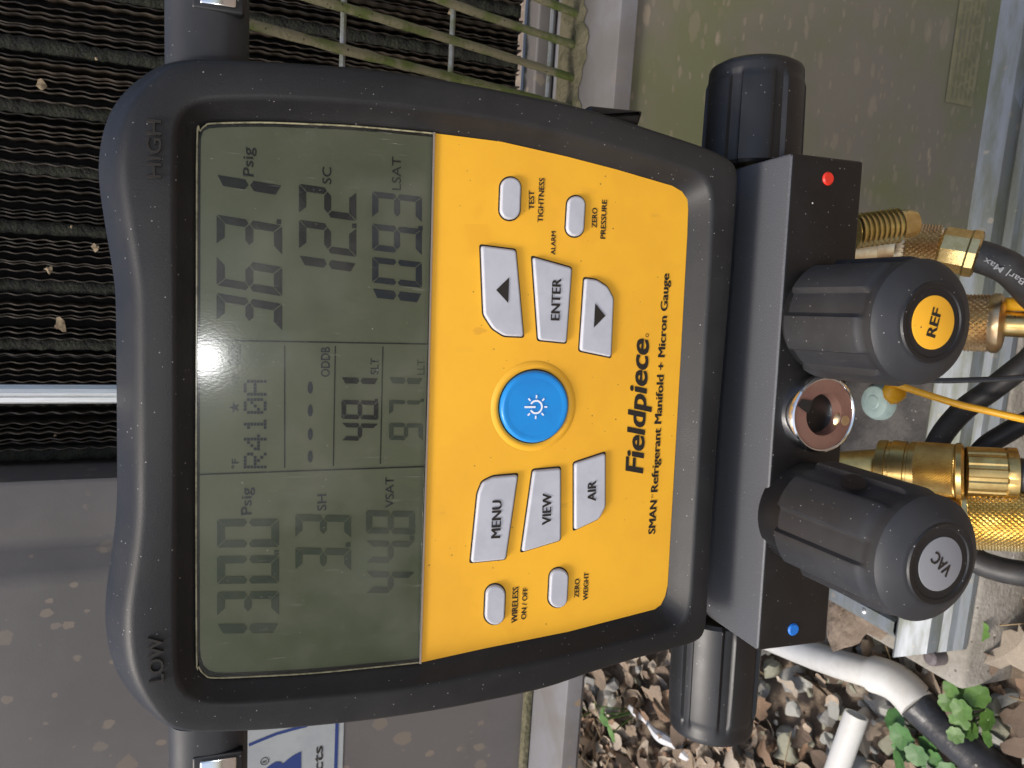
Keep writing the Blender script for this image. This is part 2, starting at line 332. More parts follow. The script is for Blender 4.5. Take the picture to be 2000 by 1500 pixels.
sm_ = N.new('ShaderNodeTexNoise'); sm_.inputs['Scale'].default_value = 35; sm_.inputs['Detail'].default_value = 6; L.new(tc.outputs['Object'], sm_.inputs[0])   # smears
r_ = N.new('ShaderNodeMapRange'); L.new(sm_.outputs[0], r_.inputs[0]); r_.inputs[1].default_value = .45; r_.inputs[2].default_value = .75; r_.inputs[4].default_value = .09; addfac(r_.outputs[0])
fm = N.new('ShaderNodeMixShader'); L.new(fac, fm.inputs[0]); L.new(mx.outputs[0], fm.inputs[1]); L.new(df.outputs[0], fm.inputs[2]); L.new(fm.outputs[0], out.inputs[0])

# ------------------------------------------------------------------ setting: ground
def structure(o): o['kind'] = 'structure'; return o
PCX = (CMI @ gnd(1878, 1352, .068)).x
def sst(a, b, v): v = max(0, min(1, (v - a) / (b - a))); return v * v * (3 - 2 * v)
def gz(x, y):
    """height of the soil: nearly level, rising to a bank behind and to the left of the pad"""
    c = CMI @ V((x, y, 0)); f = max(0, 1 - max(abs(x), abs(y)) / 6)
    return f * (.012 * math.sin(x * 5 + 1) * math.cos(y * 4.3) + .006 * math.sin(x * 17 + y * 13)) + .23 * sst(.06, .62, c.y) * sst(.02, .22, PCX - c.x) * sst(8, 4, abs(x)) * sst(8, 4, abs(y))
gvs, gfs = [], []
nx = 80
xs = [-60, -20, -6, -3] + [-2 + 4 * i / nx for i in range(nx + 1)] + [3, 6, 20, 60]
ys = [-60, -20, -6, -2] + [-1 + 4 * i / nx for i in range(nx + 1)] + [5, 8, 20, 60]
for y in ys:
    for x in xs: gvs.append((x, y, gz(x, y)))
for j in range(len(ys) - 1):
    for i in range(len(xs) - 1):
        a = j * len(xs) + i; gfs.append((a, a + 1, a + 1 + len(xs), a + len(xs)))
ground = structure(mesh('ground', gvs, gfs, M['soil']))

# ------------------------------------------------------------------ concrete pad with its metal base frame
PZ = .068
pad = thing('concrete_pad', 'grey concrete equipment pad with worn corner under the metal base frame', 'concrete pad', CM)
pc = CMI @ gnd(1878, 1352, PZ)              # front left corner of the pad
fr_ = CMI @ gnd(1893, 1245, PZ)
pf = min(pc.y, fr_.y)
box('slab', (pc.x, pf, -.06), (1.3, 1.1, PZ), M['concrete'], pad, .006)
st = CMI @ gnd(1838, 1283, PZ)
lathe('anchor_stud', (st.x, st.y, PZ - .01), (st.x + .001, st.y, PZ + .016), [(0, .0075), (.75, .0075), (.92, .0068), (1, .004)], M['stud'], pad, 12, 30)
frame = thing('base_frame', 'galvanised folded metal base frame lying on the concrete pad', 'metal frame', CM)
rc = CMI @ gnd(1800, 1262, PZ + .02)
RX = rc.x
prof = [(-.034, PZ + .001), (-.034, PZ + .006), (-.026, PZ + .007), (-.024, PZ + .012), (-.018, PZ + .014), (-.014, PZ + .011), (-.012, PZ + .020), (-.004, PZ + .024), (.004, PZ + .030), (.010, PZ + .032), (.013, PZ + .030), (.014, PZ + .004)]
def rail(name, pts0, pts1, parent, mat):
    vs, fs = loft([pts0, pts1], False, False, closed=False)
    o = mesh(name, vs, fs, mat, parent, True, 25); return o
RN = 24
def front_rail():
    rings = []
    for i in range(RN + 1):
        s = RX + (1.1 - RX) * i / RN
        rings.append([V((s + (.6 * (.014 - d) - .02 if i == 0 else 0), d, z)) for d, z in prof])
    vs, fs = loft(rings, closed=False); return mesh('front_rail', vs, fs, M['galv'], frame, True, 25)
front_rail()
sprof = [(-.002, PZ + .001), (-.002, PZ + .026), (.004, PZ + .030), (.013, PZ + .030), (.015, PZ + .026), (.015, PZ + .002)]
rings = [[V((RX + a, d, z)) for a, z in sprof] for d in (.016, .25, .5, .9)]
vs, fs = loft(rings, closed=False); mesh('side_rail', vs, fs, M['galv'], frame, True, 25)
for i in range(3):
    d = .05 + .09 * i
    lathe('rivet', (RX + .008, d, PZ + .0295), (RX + .008, d, PZ + .0325), [(0, .003), (.6, .0028), (1, .001)], M['steel'], frame, 10)

# ------------------------------------------------------------------ the condenser unit
LZ = .435                                     # height of the ledge
unit = thing('condenser_unit', 'grey outdoor condenser unit with a dirty finned coil behind a mossy wire guard', 'air conditioner', CM)
LEFT = -.50                                   # the cabinet's left end
DA = .075                                     # depth of the upper body behind the ledge's edge
cl = cabp(100, 938, DA).x                     # where the grey panel meets the coil
cre = cabp(100, 1085, DA).x                   # crease in the panel
# panel of two folds
top = .90
rings = [[V((s, d, z)) for z in (LZ + .001, top)] for s, d in ((LEFT, .17), (LEFT, DA - .010), (LEFT + .002, DA - .012), (cre - .016, DA - .012), (cre - .006, DA - .010), (cre + .004, DA - .001), (cre + .012, DA), (cl - .003, DA), (cl - .0005, DA + .0015), (cl, DA + .006), (cl, DA + .10))]
vs, fs = loft(rings, closed=False); fs = [f[::-1] for f in fs]
mesh('side_panel', vs, fs, M['panel'], unit, True, 40)
# ledge: horizontal lip that juts out, folded down at the edge
lp = [(DA + .09, LZ - .0005), (DA, LZ), (.002, LZ), (.0004, LZ - .0006), (0, LZ - .003), (0, LZ - .012), (.003, LZ - .013)]
rings = [[V((s, d, z)) for d, z in lp] for s in (LEFT, -.3, 0, .3, 1.1)]
vs, fs = loft(rings, closed=False); mesh('ledge', vs, fs, M['ledge'], unit, True, 40)
# seam line at the panel's foot
box('panel_seam', (LEFT, DA - .020, LZ + .0005), (cl - .004, DA - .0125, LZ + .006), M['ledge_dirt'], unit, .001)
# dirt and moss that gathered at the guard's foot
dvs, dfs = [], []; nd = 120
rows = 7
for j in range(rows):
    for i in range(nd + 1):
        s = .02 + .75 * i / nd; t = j / (rows - 1)
        hgt = math.sin(t * math.pi) * .006 * (0.6 + .6 * random.random())
        dvs.append((s, .045 + .016 * math.sin(i * .7) * (1 - t) * .4 + .045 * t + (random.uniform(-.006, .006) if j == 0 else 0), LZ + .0006 + hgt))
for j in range(rows - 1):
    for i in range(nd):
        a = j * (nd + 1) + i; dfs.append((a, a + 1, a + nd + 2, a + nd + 1))
o = mesh('moss_dirt', dvs, dfs, M['ledge_dirt'], unit); o['kind'] = 'stuff'
# lower panel grown with algae, and the dark bay beside it under the overhang
s0 = cabp(1720, 620, 0).x
lz0 = PZ + .029
rings = [[V((s, d, z)) for z in (lz0, LZ - .006)] for s, d in ((s0, .5), (s0, .006), (s0 + .0015, .0035), (s0 + .005, .003), (1.1, .003))]
vs, fs = loft(rings, closed=False); fs = [f[::-1] for f in fs]; mesh('lower_panel', vs, fs, M['olive'], unit, True, 40)
box('underside', (LEFT, .004, LZ - .016), (s0 - .001, .17, LZ - .0115), M['panel'], unit)
box('rear_panel', (LEFT, .17, LZ - .016), (cl + .05, .175, top), M['panel'], unit)
box('bay_light_block', (RX + .10, .26, PZ + .004), (s0 - .001, .27, LZ - .017), M['panel'], unit)  # unseen bay back and roof, added to keep light out from behind
box('bay_light_block', (RX + .10, .171, LZ - .016), (s0 - .001, .259, LZ - .012), M['panel'], unit)
a = cabp(1955, 0, .002); b = cabp(1880, 205, .002)
sx0, sx1 = b.x, a.x + .1; z1 = cabp(1872, 200, .002).z + .014; z0 = z1 - .030
o = mesh('rating_sticker', [(sx0, .0022, z0), (sx1, .0022, z0), (sx1, .0022, z1), (sx0, .0022, z1)], [(0, 1, 2, 3)], M['sticker'], unit, False)
prn = [[(sx0 + .004, z0 + .003 + .0035 * i), (sx1, z0 + .003 + .0035 * i), (sx1, z0 + .0042 + .0035 * i), (sx0 + .004, z0 + .0042 + .0035 * i)] for i in range(4)]
vs, fs = [], []
for i in range(5):
    x = sx0 + .004
    while x < sx1 - .01:
        wd = random.uniform(.003, .012); z = z0 + .004 + .0048 * i; bb = len(vs)
        vs += [(x, .0018, z), (x + wd, .0018, z), (x + wd, .0018, z + .0016), (x, .0018, z + .0016)]; fs.append((bb, bb + 1, bb + 2, bb + 3)); x += wd + .002
mesh('sticker_print', vs, fs, M['olive'], o, False)
# the coil: a dark back, wavy upright fins, mossy strips between
CF = .108                                     # depth of the fins' front edges
CB, CT = LZ + .024, .89
coil = box('coil', (cl + .002, CF + .016, CB - .004), (.9, CF + .03, CT), M['fin_back'], unit)
per, seg = .0115, .0019
nz_ = int((CT - CB) / seg); rings = []
for i in range(nz_ + 1):
    z = CB + seg * i; ph = (z / per) % 1
    tri = (abs(ph - .5) * 2) ** 1.0; x = .0010 * (tri * tri * (3 - 2 * tri))
    yy = .0012 * tri
    rings.append([V((x - .0003, .016, z)), V((x - .0003, yy, z)), V((x + .0004, yy, z)), V((x + .0004, .016, z))])
vs, fs = loft(rings, closed=False)
finm = bpy.data.meshes.new('fin'); finm.from_pydata([tuple(v) for v in vs], [], fs); finm.materials.append(M['fin']); finm.update()
finm.polygons.foreach_set('use_smooth', [True] * len(finm.polygons)); finm.set_sharp_from_angle(angle=R(60))
strip_pitch, strip_w, fp = .0365, .0085, .0036
x = cl + .012; k = 0
sv = None
while x < .62:
    if sv is None:
        rg = []
        for i in range(140):
            z = CB + (CT - CB) * i / 139
            rg.append([V((random.uniform(-.0008, .0008), .012, z)), V((.0004 + random.uniform(-.0008, .0008), .0025 + random.uniform(-.001, .001), z)), V((strip_w / 2, .0018 + random.uniform(-.001, .001), z)), V((strip_w + random.uniform(-.0008, .0008), .0025 + random.uniform(-.001, .001), z)), V((strip_w, .012, z))])
        vs, fs = loft(rg, closed=False); so = mesh('fin_strip', vs, fs, M['strip'], coil); sv = so.data
    else: so = link(bpy.data.objects.new('fin_strip', sv), coil)
    so.location = (x - strip_w, CF, 0)
    xx = x
    while xx < x + strip_pitch - strip_w - .0012:
        f = link(bpy.data.objects.new('fin', finm), coil); f.location = (xx + random.uniform(-.0004, .0004), CF + random.uniform(-.0008, .0008), random.uniform(-.002, .002)); f.rotation_euler = (random.uniform(-.003, .003), random.uniform(-.0025, .0025), random.uniform(-.12, .12)); xx += fp * random.uniform(.93, 1.07)
    x += strip_pitch
box('coil_foot', (cl + .003, CF - .012, LZ + .001), (.9, CF + .012, LZ + .016), M['panel'], unit, .002)
# scraps of leaf caught in the fins
for (px, py, rr) in [(118, 636, .0082), (95, 525, .0050), (80, 165, .0058), (188, 484, .0055), (880, 24, .005), (140, 443, .0018), (140, 752, .0016), (188, 114, .0024), (108, 850, .002)]:
    rr *= .62; c = cabp(px, py, CF - .003); n = 11
    pts = [(c.x + rr * random.uniform(.35, 1.2) * math.cos(6.283 * i / n), c.y + random.uniform(-.002, .001), c.z + rr * random.uniform(.35, 1.1) * math.sin(6.283 * i / n) * (1.3 if rr > .006 else .9)) for i in range(n)]
    ctr = (c.x, c.y - .0015, c.z); mesh('caught_leaf', pts + [ctr], [(i, (i + 1) % n, n)[::-1] for i in range(n)], M['debris'], coil)
# wire guard leaning out from the ledge
LEAN = R(20)
def gp(s, t): return V((s, .058 - math.sin(LEAN) * t, LZ + math.cos(LEAN) * t))
wp = [(1115, 41), (1107, 101), (1102, 163)]
def s_on_ledge(px, py):
    r = ray(px, py); p = CMI @ (CAM + r * ((LZ - CAM.z) / r.z)); return p.x, p.y
ss = [s_on_ledge(*p)[0] for p in wp]
pitch = (ss[0] - ss[2]) / 2
guard_n = 0
s = ss[0] + pitch * 9
while s > cl + .02:
    P = [gp(s, t) + V((random.uniform(-.0005, .0005), 0, 0)) for t in (-.002, .08, .16, .262)]
    tube('guard_wire', P, lambda t: .0024 + .0005 * random.random(), M['wire'], unit, 10, 14)
    s -= pitch
def t_at(px):                                 # where the guard plane meets image column px near the right edge
    lo, hi = 0, .3
    for _ in range(40):
        mid = (lo + hi) / 2; q = CM @ gp(ss[0], mid) - CAM
        xx = 1000 + FPX * q.dot(DWN) / q.dot(FWD)
        lo, hi = (mid, hi) if xx > px else (lo, mid)
    return lo
for px in (1085, 893, 678):
    t = t_at(px); q0, q1 = gp(cl + .01, t), gp(.7, t); off = V((0, .004, 0))
    tube('cross_wire', [q0 + off, (q0 + q1) / 2 + off, q1 + off], .0017, M['wire2'], unit, 8, 6)
q0, q1 = gp(cl + .01, .262), gp(.7, .262)
tube('top_wire', [q0, (q0 + q1) / 2, q1], .0035, M['wire'], unit, 10, 6)

# ------------------------------------------------------------------ text
def text_mesh(s, bold=0.0, ext=0.0):
    c = bpy.data.curves.new('t', 'FONT'); c.body = s; c.extrude = ext; c.size = 1; c.offset = bold; c.resolution_u = 3
    o = bpy.data.objects.new('t', c); COL.objects.link(o); bpy.context.view_layer.update()
    me = bpy.data.meshes.new_from_object(o.evaluated_get(bpy.context.evaluated_depsgraph_get()))
    bpy.data.objects.remove(o); bpy.data.curves.remove(c); return me
_h = text_mesh('H'); CAPH = max(v.co.y for v in _h.vertices)
def place_text(name, s, S, E, cap, nrm, mat, parent, bold=.012, shear=0.0, thick=0.0, fat=0.0):
    """lettering from S to E (3-D points of the parent's space), capitals cap tall, facing nrm"""
    me = text_mesh(s, bold, 1.0 if thick else 0.0); me.name = name
    if fat:
        import bmesh
        bm = bmesh.new(); bm.from_mesh(me); base = bm.faces[:]
        for k in (1, 2):
            r = bmesh.ops.duplicate(bm, geom=base); bmesh.ops.translate(bm, verts=[e for e in r['geom'] if isinstance(e, bmesh.types.BMVert)], vec=(fat * (1.5 - k) * 2, 0, k * .4))
        bm.to_mesh(me); bm.free()
    S, E, nrm = V(S), V(E), V(nrm).normalized(); d = E - S; x0 = min(v.co.x for v in me.vertices); x1 = max(v.co.x for v in me.vertices)
    ux = d.normalized(); uy = nrm.cross(ux); sx = d.length / (x1 - x0); sy = cap / CAPH
    for v in me.vertices:
        X, Y = (v.co.x - x0) * sx + shear * v.co.y * sy, v.co.y * sy; v.co = S + ux * X + uy * Y + nrm * (v.co.z * (thick or .00008))
    me.materials.clear(); me.materials.append(mat); me.update()
    o = link(bpy.data.objects.new(name, me), parent); return o
def dtext(name, s, S, E, cappx, mat, parent, h=.0002, bold=.012, shear=0.0, thick=0.0, fat=0.0):
    a, b = dev(S[0], S[1], h), dev(E[0], E[1], h); c = dev(S[0] - cappx, S[1], h)
    return place_text(name, s, a, b, (c - a).length, (0, 0, 1), mat, parent, bold, shear, thick, fat)

# data plate on the side panel
DP = DA - .0126
def pl(px, py, off=0): return cabp(px, py, DP - off)
A0, A1 = pl(484, 1400), pl(672, 1400); zt, zb = A0.z, A1.z; sr = pl(560, 1380).x
plate = mesh('data_plate', [(sr - .25, DP, zb), (sr, DP, zb), (sr, DP, zt), (sr - .25, DP, zt), (sr - .25, DP + .0004, zb), (sr, DP + .0004, zb), (sr, DP + .0004, zt), (sr - .25, DP + .0004, zt)],
             [(0, 1, 2, 3), (1, 5, 6, 2), (3, 2, 6, 7), (0, 4, 5, 1)], M['plate'], unit, False)
zl = pl(657, 1450).z
mesh('plate_border', [(sr - .25, DP - .0003, zl - .0012), (sr - .004, DP - .0003, zl - .0012), (sr - .004, DP - .0003, zl + .0012), (sr - .25, DP - .0003, zl + .0012)], [(0, 1, 2, 3)], M['plateblue'], plate, False)
def ribbon(pts, wd, y):
    vs, fs = [], []
    for i, p in enumerate(pts):
        a, b = V(pts[max(i - 1, 0)]), V(pts[min(i + 1, len(pts) - 1)]); t = (b - a).normalized(); n = V((-t.z, 0, t.x)) * wd / 2
        vs += [(p[0] - n.x, y, p[2] - n.z), (p[0] + n.x, y, p[2] + n.z)]
    for i in range(len(pts) - 1): fs.append((2 * i, 2 * i + 1, 2 * i + 3, 2 * i + 2))
    return vs, fs
vs, fs = ribbon([pl(*p) for p in ((486, 1455), (510, 1445), (540, 1433), (575, 1423), (600, 1417))], .0022, DP - .0003)
mesh('plate_border', vs, fs, M['plateblue'], plate, False)
lg = [pl(*p, .0003) for p in ((588, 1468), (575, 1474), (562, 1483), (552, 1492), (548, 1488), (538, 1488), (528, 1494), (518, 1502), (512, 1515), (512, 1530), (588, 1530))]
mesh('plate_emblem', lg, [tuple(range(len(lg)))], M['plateblue'], plate, False)
place_text('plate_lettering', 'cts', pl(630, 1505, .0003), pl(630, 1456, .0003), .0065, (0, -1, 0), M['ink'], plate, .015)
c0 = pl(517, 1487, .0003)
vs = [(c0.x + r * math.cos(a / 16 * 6.2832), c0.y, c0.z + r * math.sin(a / 16 * 6.2832)) for r in (.0030, .0024) for a in range(16)]
mesh('registered_mark', vs, [(i, (i + 1) % 16, 16 + (i + 1) % 16, 16 + i) for i in range(16)], M['ink'], plate, False)
place_text('registered_letter', 'R', (c0.x - .0011, c0.y, c0.z - .0014), (c0.x + .0011, c0.y, c0.z - .0014), .0028, (0, -1, 0), M['ink'], plate, .01)

# ------------------------------------------------------------------ the digital manifold gauge
g = thing('digital_manifold_gauge', 'black and yellow digital refrigerant manifold gauge hanging in front of the coil', 'manifold gauge', DM)
OUT = [(322, 108), (280, 130), (245, 158), (217, 189), (200, 224), (189, 266), (184, 308), (185, 350), (191, 392), (201, 455), (210, 507), (218, 565), (220, 657), (221, 767), (222, 913), (222, 946), (222, 987), (218, 1041), (209, 1111), (200, 1169), (198, 1210), (202, 1272), (213, 1314), (231, 1351), (256, 1384), (285, 1411), (322, 1429), (372, 1434), (413, 1433), (483, 1431), (580, 1424), (700, 1412), (800, 1398), (900, 1381), (1050, 1349), (1145, 1317), (1240, 1288), (1330, 1264), (1358, 1254), (1374, 1238), (1379, 1200), (1384, 1100), (1400, 850), (1421, 600), (1436, 400), (1439, 335), (1434, 316), (1418, 300), (1395, 289), (1356, 273), (1260, 241), (1212, 225), (1119, 197), (987, 169), (837, 141), (706, 122), (560, 111), (460, 106), (385, 104)]
WIN = [(385, 275), (391, 256), (402, 245), (416, 241), (507, 239), (600, 242), (700, 247), (847, 260), (980, 277), (1108, 306), (1204, 331), (1313, 363), (1332, 374), (1343, 390), (1344, 410), (1342, 464), (1329, 704), (1304, 1143), (1299, 1165), (1291, 1181), (1279, 1190), (1109, 1234), (944, 1267), (820, 1294), (715, 1305), (610, 1315), (505, 1321), (420, 1324), (400, 1318), (388, 1302), (384, 1275), (383, 927), (384, 600)]
LIP = [(343, 262), (352, 226), (374, 204), (402, 196), (520, 192), (700, 201), (850, 216), (987, 236), (1108, 262), (1204, 288), (1330, 325), (1372, 345), (1388, 380), (1388, 464), (1374, 704), (1350, 1143), (1345, 1190), (1335, 1214), (1300, 1232), (1109, 1281), (944, 1316), (820, 1341), (700, 1356), (505, 1372), (410, 1374), (370, 1362), (348, 1335), (343, 1290), (342, 927), (342, 600)]
OH, LH = .001, .0072
outl = [tuple(dev(x, y, OH)[:2]) for x, y in OUT]; winl = [tuple(dev(x, y, 0)[:2]) for x, y in WIN]; lipl = [tuple(dev(x, y, LH)[:2]) for x, y in LIP]
cxy = V((sum(p[0] for p in winl) / len(winl), sum(p[1] for p in winl) / len(winl)))
NP = 288
def polar(poly, n=NP, smooth=3):
    # densify with a closed spline, then cut by rays from the middle
    P = [V((p[0], p[1], 0)) for p in poly]; m = len(P); D = []
    for i in range(m):
        a, b, c, d = P[i - 1], P[i], P[(i + 1) % m], P[(i + 2) % m]
        for s in range(8):
            t = s / 8; D.append(.5 * ((2 * b) + (c - a) * t + (2 * a - 5 * b + 4 * c - d) * t * t + (3 * b - a - 3 * c + d) * t ** 3))
    D = [V((p.x, p.y)) - cxy for p in D]; res = []
    for j in range(n):
        th = 2 * math.pi * j / n; dx, dy = math.cos(th), math.sin(th); best = 0
        for i in range(len(D)):
            p, q = D[i], D[(i + 1) % len(D)]; e = q - p; den = dx * e.y - dy * e.x
            if abs(den) < 1e-12: continue
            t = (p.x * e.y - p.y * e.x) / den; u = (p.x * dy - p.y * dx) / den
            if t > 0 and -1e-6 <= u <= 1 + 1e-6: best = max(best, t)
        res.append(best)
    for _ in range(smooth): res = [(res[i - 1] + 2 * res[i] + res[(i + 1) % n]) / 4 for i in range(n)]
    return [(cxy.x + r * math.cos(2 * math.pi * j / n), cxy.y + r * math.sin(2 * math.pi * j / n)) for j, r in enumerate(res)]
o2, l2, w2 = polar(outl), polar(lipl, smooth=1), polar(winl, smooth=1)
def inset(k):                                 # broad roll at the top (inward normal points down), tighter at the sides
    return offset2(o2, lambda nx, ny: k * (.0048 + .0052 * max(0, -ny) ** 2))
def ring(p, h): return [V((x, y, h)) for x, y in p]
def blend(p, q, t): return [(a[0] * (1 - t) + b[0] * t, a[1] * (1 - t) + b[1] * t) for a, b in zip(p, q)]
back = [(cxy.x + (x - cxy.x) * .95, cxy.y + (y - cxy.y) * .95) for x, y in o2]
i1 = inset(1)
rings = [ring(back, -.046), ring(blend(back, o2, .7), -.030), ring(o2, -.014), ring(o2, -.0065)]
for k_, h_ in ((.06, -.0048), (.3, -.0008), (.58, .0040), (.70, .0057), (.82, .0068), (.93, .0074), (1.05, .0076)): rings.append(ring(inset(k_), h_))
i1 = inset(1.1)
rings += [ring(blend(i1, l2, .3), .0076), ring(blend(i1, l2, .85), .0075), ring(l2, LH), ring(blend(l2, w2, .12), .0062), ring(blend(l2, w2, .4), .0040), ring(blend(l2, w2, .8), .0008), ring(w2, -.0002), ring(offset2(w2, .0015), -.0022)]
vs, fs = loft(rings, True, True); mesh('housing', vs, fs, M['rubber'], g, True, 60)
# raised lettering on the rim
dtext('rim_lettering', 'HIGH', (315, 349), (315, 236), 28, M['gap'], g, .0079, .010, 0, .0009)
dtext('rim_lettering', 'LOW', (320, 1330), (318, 1241), 28, M['gap'], g, .0079, .010, 0, .0009)
# yellow face
LAB = [(847, 260), (980, 277), (1108, 306), (1204, 331), (1313, 363), (1332, 374), (1343, 390), (1344, 410), (1342, 464), (1329, 704), (1304, 1143), (1299, 1165), (1291, 1181), (1279, 1190), (1109, 1234), (944, 1267), (822, 1294), (836, 780)]
def grow(p, k): return [(cxy.x + (q[0] - cxy.x) * k, cxy.y + (q[1] - cxy.y) * k) for q in p]
labp = [tuple(dev(x, y, 0)[:2]) for x, y in LAB]
face = flat('yellow_face', [labp], 0, M['yellow'], g)
# display: backing, readings, clear window
LCD = [(385, 275), (391, 256), (402, 245), (416, 241), (507, 239), (600, 242), (700, 247), (845, 260), (833, 780), (819, 1294), (715, 1305), (610, 1315), (505, 1321), (420, 1324), (400, 1318), (388, 1302), (384, 1275), (383, 927), (384, 600)]
LCDI = [(389, 275), (394, 258), (404, 249), (418, 246), (507, 244), (600, 247), (700, 252), (838, 265), (827, 780), (813, 1286), (715, 1298), (610, 1308), (505, 1314), (422, 1317), (404, 1311), (393, 1298), (389, 1275), (388, 927), (388, 600)]
hb = -.0016
lcd = flat('display', [[tuple(dev(x, y, hb)[:2]) for x, y in LCD]], hb, M['lcd'], g)
lw = [tuple(dev(x, y, .0004)[:2]) for x, y in LCD]
o = raised('clear_window', rounded(lw[::-1], .0003, 1), -.0004, .0005, .0003, M['lens'], g)
edge_shine = [dev(x, y, .0006) for x, y in LCD[8:] + LCD[:8]][1:]
tube('window_edge_shine', [V((p.x, p.y, .0006)) for p in edge_shine], .00028, M['edge_shine'], g, 6, 4)  # added tube whose colour imitates the highlight along the window's edge
vs, fs = [], []
a3 = [dev(x, y, .0001) for x, y in ((845, 259), (834, 780), (818, 1295))]; b3 = [dev(x, y, .0001) for x, y in ((849, 259), (837, 780), (822, 1295))]
box_vs = [V((p.x, p.y, .0001)) for p in a3] + [V((p.x, p.y, .0001)) for p in b3] + [V((p.x, p.y, .0009)) for p in a3] + [V((p.x, p.y, .0009)) for p in b3]
mesh('window_edge', box_vs, [(6, 7, 10, 9), (7, 8, 11, 10), (0, 1, 7, 6), (1, 2, 8, 7), (3, 9, 10, 4), (4, 10, 11, 5)], M['chrome'], g, False)
HI = hb + .0007
SEG = {'0': 'abcdef', '1': 'bc', '2': 'abged', '3': 'abgcd', '4': 'fgbc', '5': 'afgcd', '6': 'afgedc', '7': 'abc', '8': 'abcdefg', '9': 'abfgcd'}
def digit_polys(ch, x0, x1, yl, yr, sl):
    """seven-segment figure: image columns x0 (top) to x1 (foot), rows yl (left) to yr (right); sl leans the top"""
    H = x1 - x0; Wd = yl - yr; t = .125; gp_ = .014
    k = Wd / H; S = []
    def P(u, v): return (x0 + v * H, yl - u * Wd + sl * H * (v - .5))        # u along, v down; both 0..1
    tu = t / k * (1 if k > .3 else .8)
    g1 = gp_; gu = gp_ / k
    seg = {'a': [(gu, 0), (1 - gu, 0), (1 - tu, t), (tu, t)],
           'd': [(gu, 1), (tu, 1 - t), (1 - tu, 1 - t), (1 - gu, 1)],
           'f': [(0, g1), (tu - gu * .5, t + g1), (tu - gu * .5, .5 - t * .55), (tu * .45, .5 - g1), (0, .5 - t * .4)],
           'b': [(1, g1), (1, .5 - t * .4), (1 - tu * .45, .5 - g1), (1 - tu + gu * .5, .5 - t * .55), (1 - tu + gu * .5, t + g1)],
           'e': [(0, 1 - g1), (0, .5 + t * .4), (tu * .45, .5 + g1), (tu - gu * .5, .5 + t * .55), (tu - gu * .5, 1 - t - g1)],
           'c': [(1, 1 - g1), (1 - tu + gu * .5, 1 - t - g1), (1 - tu + gu * .5, .5 + t * .55), (1 - tu * .45, .5 + g1), (1, .5 + t * .4)],
           'g': [(tu * .55, .5), (tu * 1.1, .5 - t * .48), (1 - tu * 1.1, .5 - t * .48), (1 - tu * .55, .5), (1 - tu * 1.1, .5 + t * .48), (tu * 1.1, .5 + t * .48)]}
    if ch == '1':
        seg['b'] = [(1, g1), (1, .5 - .06), (.55, .5 - g1), (0.1, .5 - .07), (0.1, t * .8)]
        seg['c'] = [(1, 1 - g1), (0.1, 1 - t * .8), (0.1, .5 + .07), (.55, .5 + g1), (1, .5 + .06)]
    return [[P(u, v) for u, v in seg[c]] for c in SEG[ch]]
def readout(name, digs, dot, x0, x1, sl, mat, ds=9):
    ps = []
    for ch, yl, yr in digs: ps += digit_polys(ch, x0, x1, yl, yr, sl)
    if dot: ps.append([(dot[0] - ds / 2, dot[1] - ds / 2), (dot[0] + ds / 2, dot[1] - ds / 2), (dot[0] + ds / 2, dot[1] + ds / 2), (dot[0] - ds / 2, dot[1] + ds / 2)])
    return flat(name, [[tuple(dev(x, y, HI)[:2]) for x, y in p] for p in ps], HI, mat, lcd)
D_, F_, B_ = M['lcd_ink'], M['lcd_faint'], M['lcd_blue']
readout('segment_reading', [('3', 636, 583), ('6', 568, 511), ('3', 488, 430), ('1', 374, 352)], (545, 433), 423, 551, .17, D_)
readout('segment_reading', [('1', 526, 507), ('2', 494, 437), ('2', 424, 367)], (692, 441), 584, 696, .14, D_)
readout('segment_reading', [('1', 588, 569), ('0', 557, 507), ('9', 494, 442), ('3', 430, 379)], (821, 446), 727, 824, .11, B_)
readout('segment_reading', [('1', 1239, 1219), ('3', 1203, 1156), ('0', 1140, 1086), ('0', 1069, 1014)], (540, 1079), 424, 545, -.01, F_)
readout('segment_reading', [('3', 1115, 1071), ('3', 1051, 1006)], (680, 1064), 577, 686, .02, F_)
readout('segment_reading', [('4', 1159, 1117), ('4', 1100, 1057), ('8', 1043, 998)], (805, 1051), 715, 811, .02, F_)
readout('segment_reading', [('4', 861, 827), ('8', 819, 782), ('1', 751, 738)], (735, 782), 667, 739, .03, D_, 6)
readout('segment_reading', [('9', 860, 827), ('7', 811, 782), ('1', 751, 738)], (825, 782), 760, 826, .03, F_, 6)
ps = [[(606 + 5 * math.cos(a * .524), y + 12 * math.sin(a * .524)) for a in range(12)] for y in (757, 802, 848, 892)]
flat('dash_row', [[tuple(dev(x, y, HI)[:2]) for x, y in p] for p in ps], HI, B_, lcd)
GLY = {'R': ['11110', '10001', '10001', '11110', '10100', '10010', '10001'], '4': ['00010', '00110', '01010', '10010', '11111', '00010', '00010'],
       '1': ['00100', '01100', '00100', '00100', '00100', '00100', '01110'], '0': ['01110', '10001', '10011', '10101', '11001', '10001', '01110'],
       'A': ['01110', '10001', '10001', '11111', '10001', '10001', '10001']}
ps = []
for k, ch in enumerate('R410A'):
    for r_, row in enumerate(GLY[ch]):
        for c_, bit in enumerate(row):
            if bit == '1':
                y = 915 - k * 35.5 - c_ * 6.3; x = 476 + r_ * 6.5; ps.append([(x, y), (x + 5.4, y), (x + 5.4, y - 5.3), (x, y - 5.3)])
flat('dot_reading', [[tuple(dev(x, y, HI)[:2]) for x, y in p] for p in ps], HI, B_, lcd)
def line(x0, y0, x1, y1, wd): 
    a, b = V((x0, y0)), V((x1, y1)); t = (b - a).normalized(); n = V((-t.y, t.x)) * wd / 2
    return [a + n, b + n, b - n, a - n]
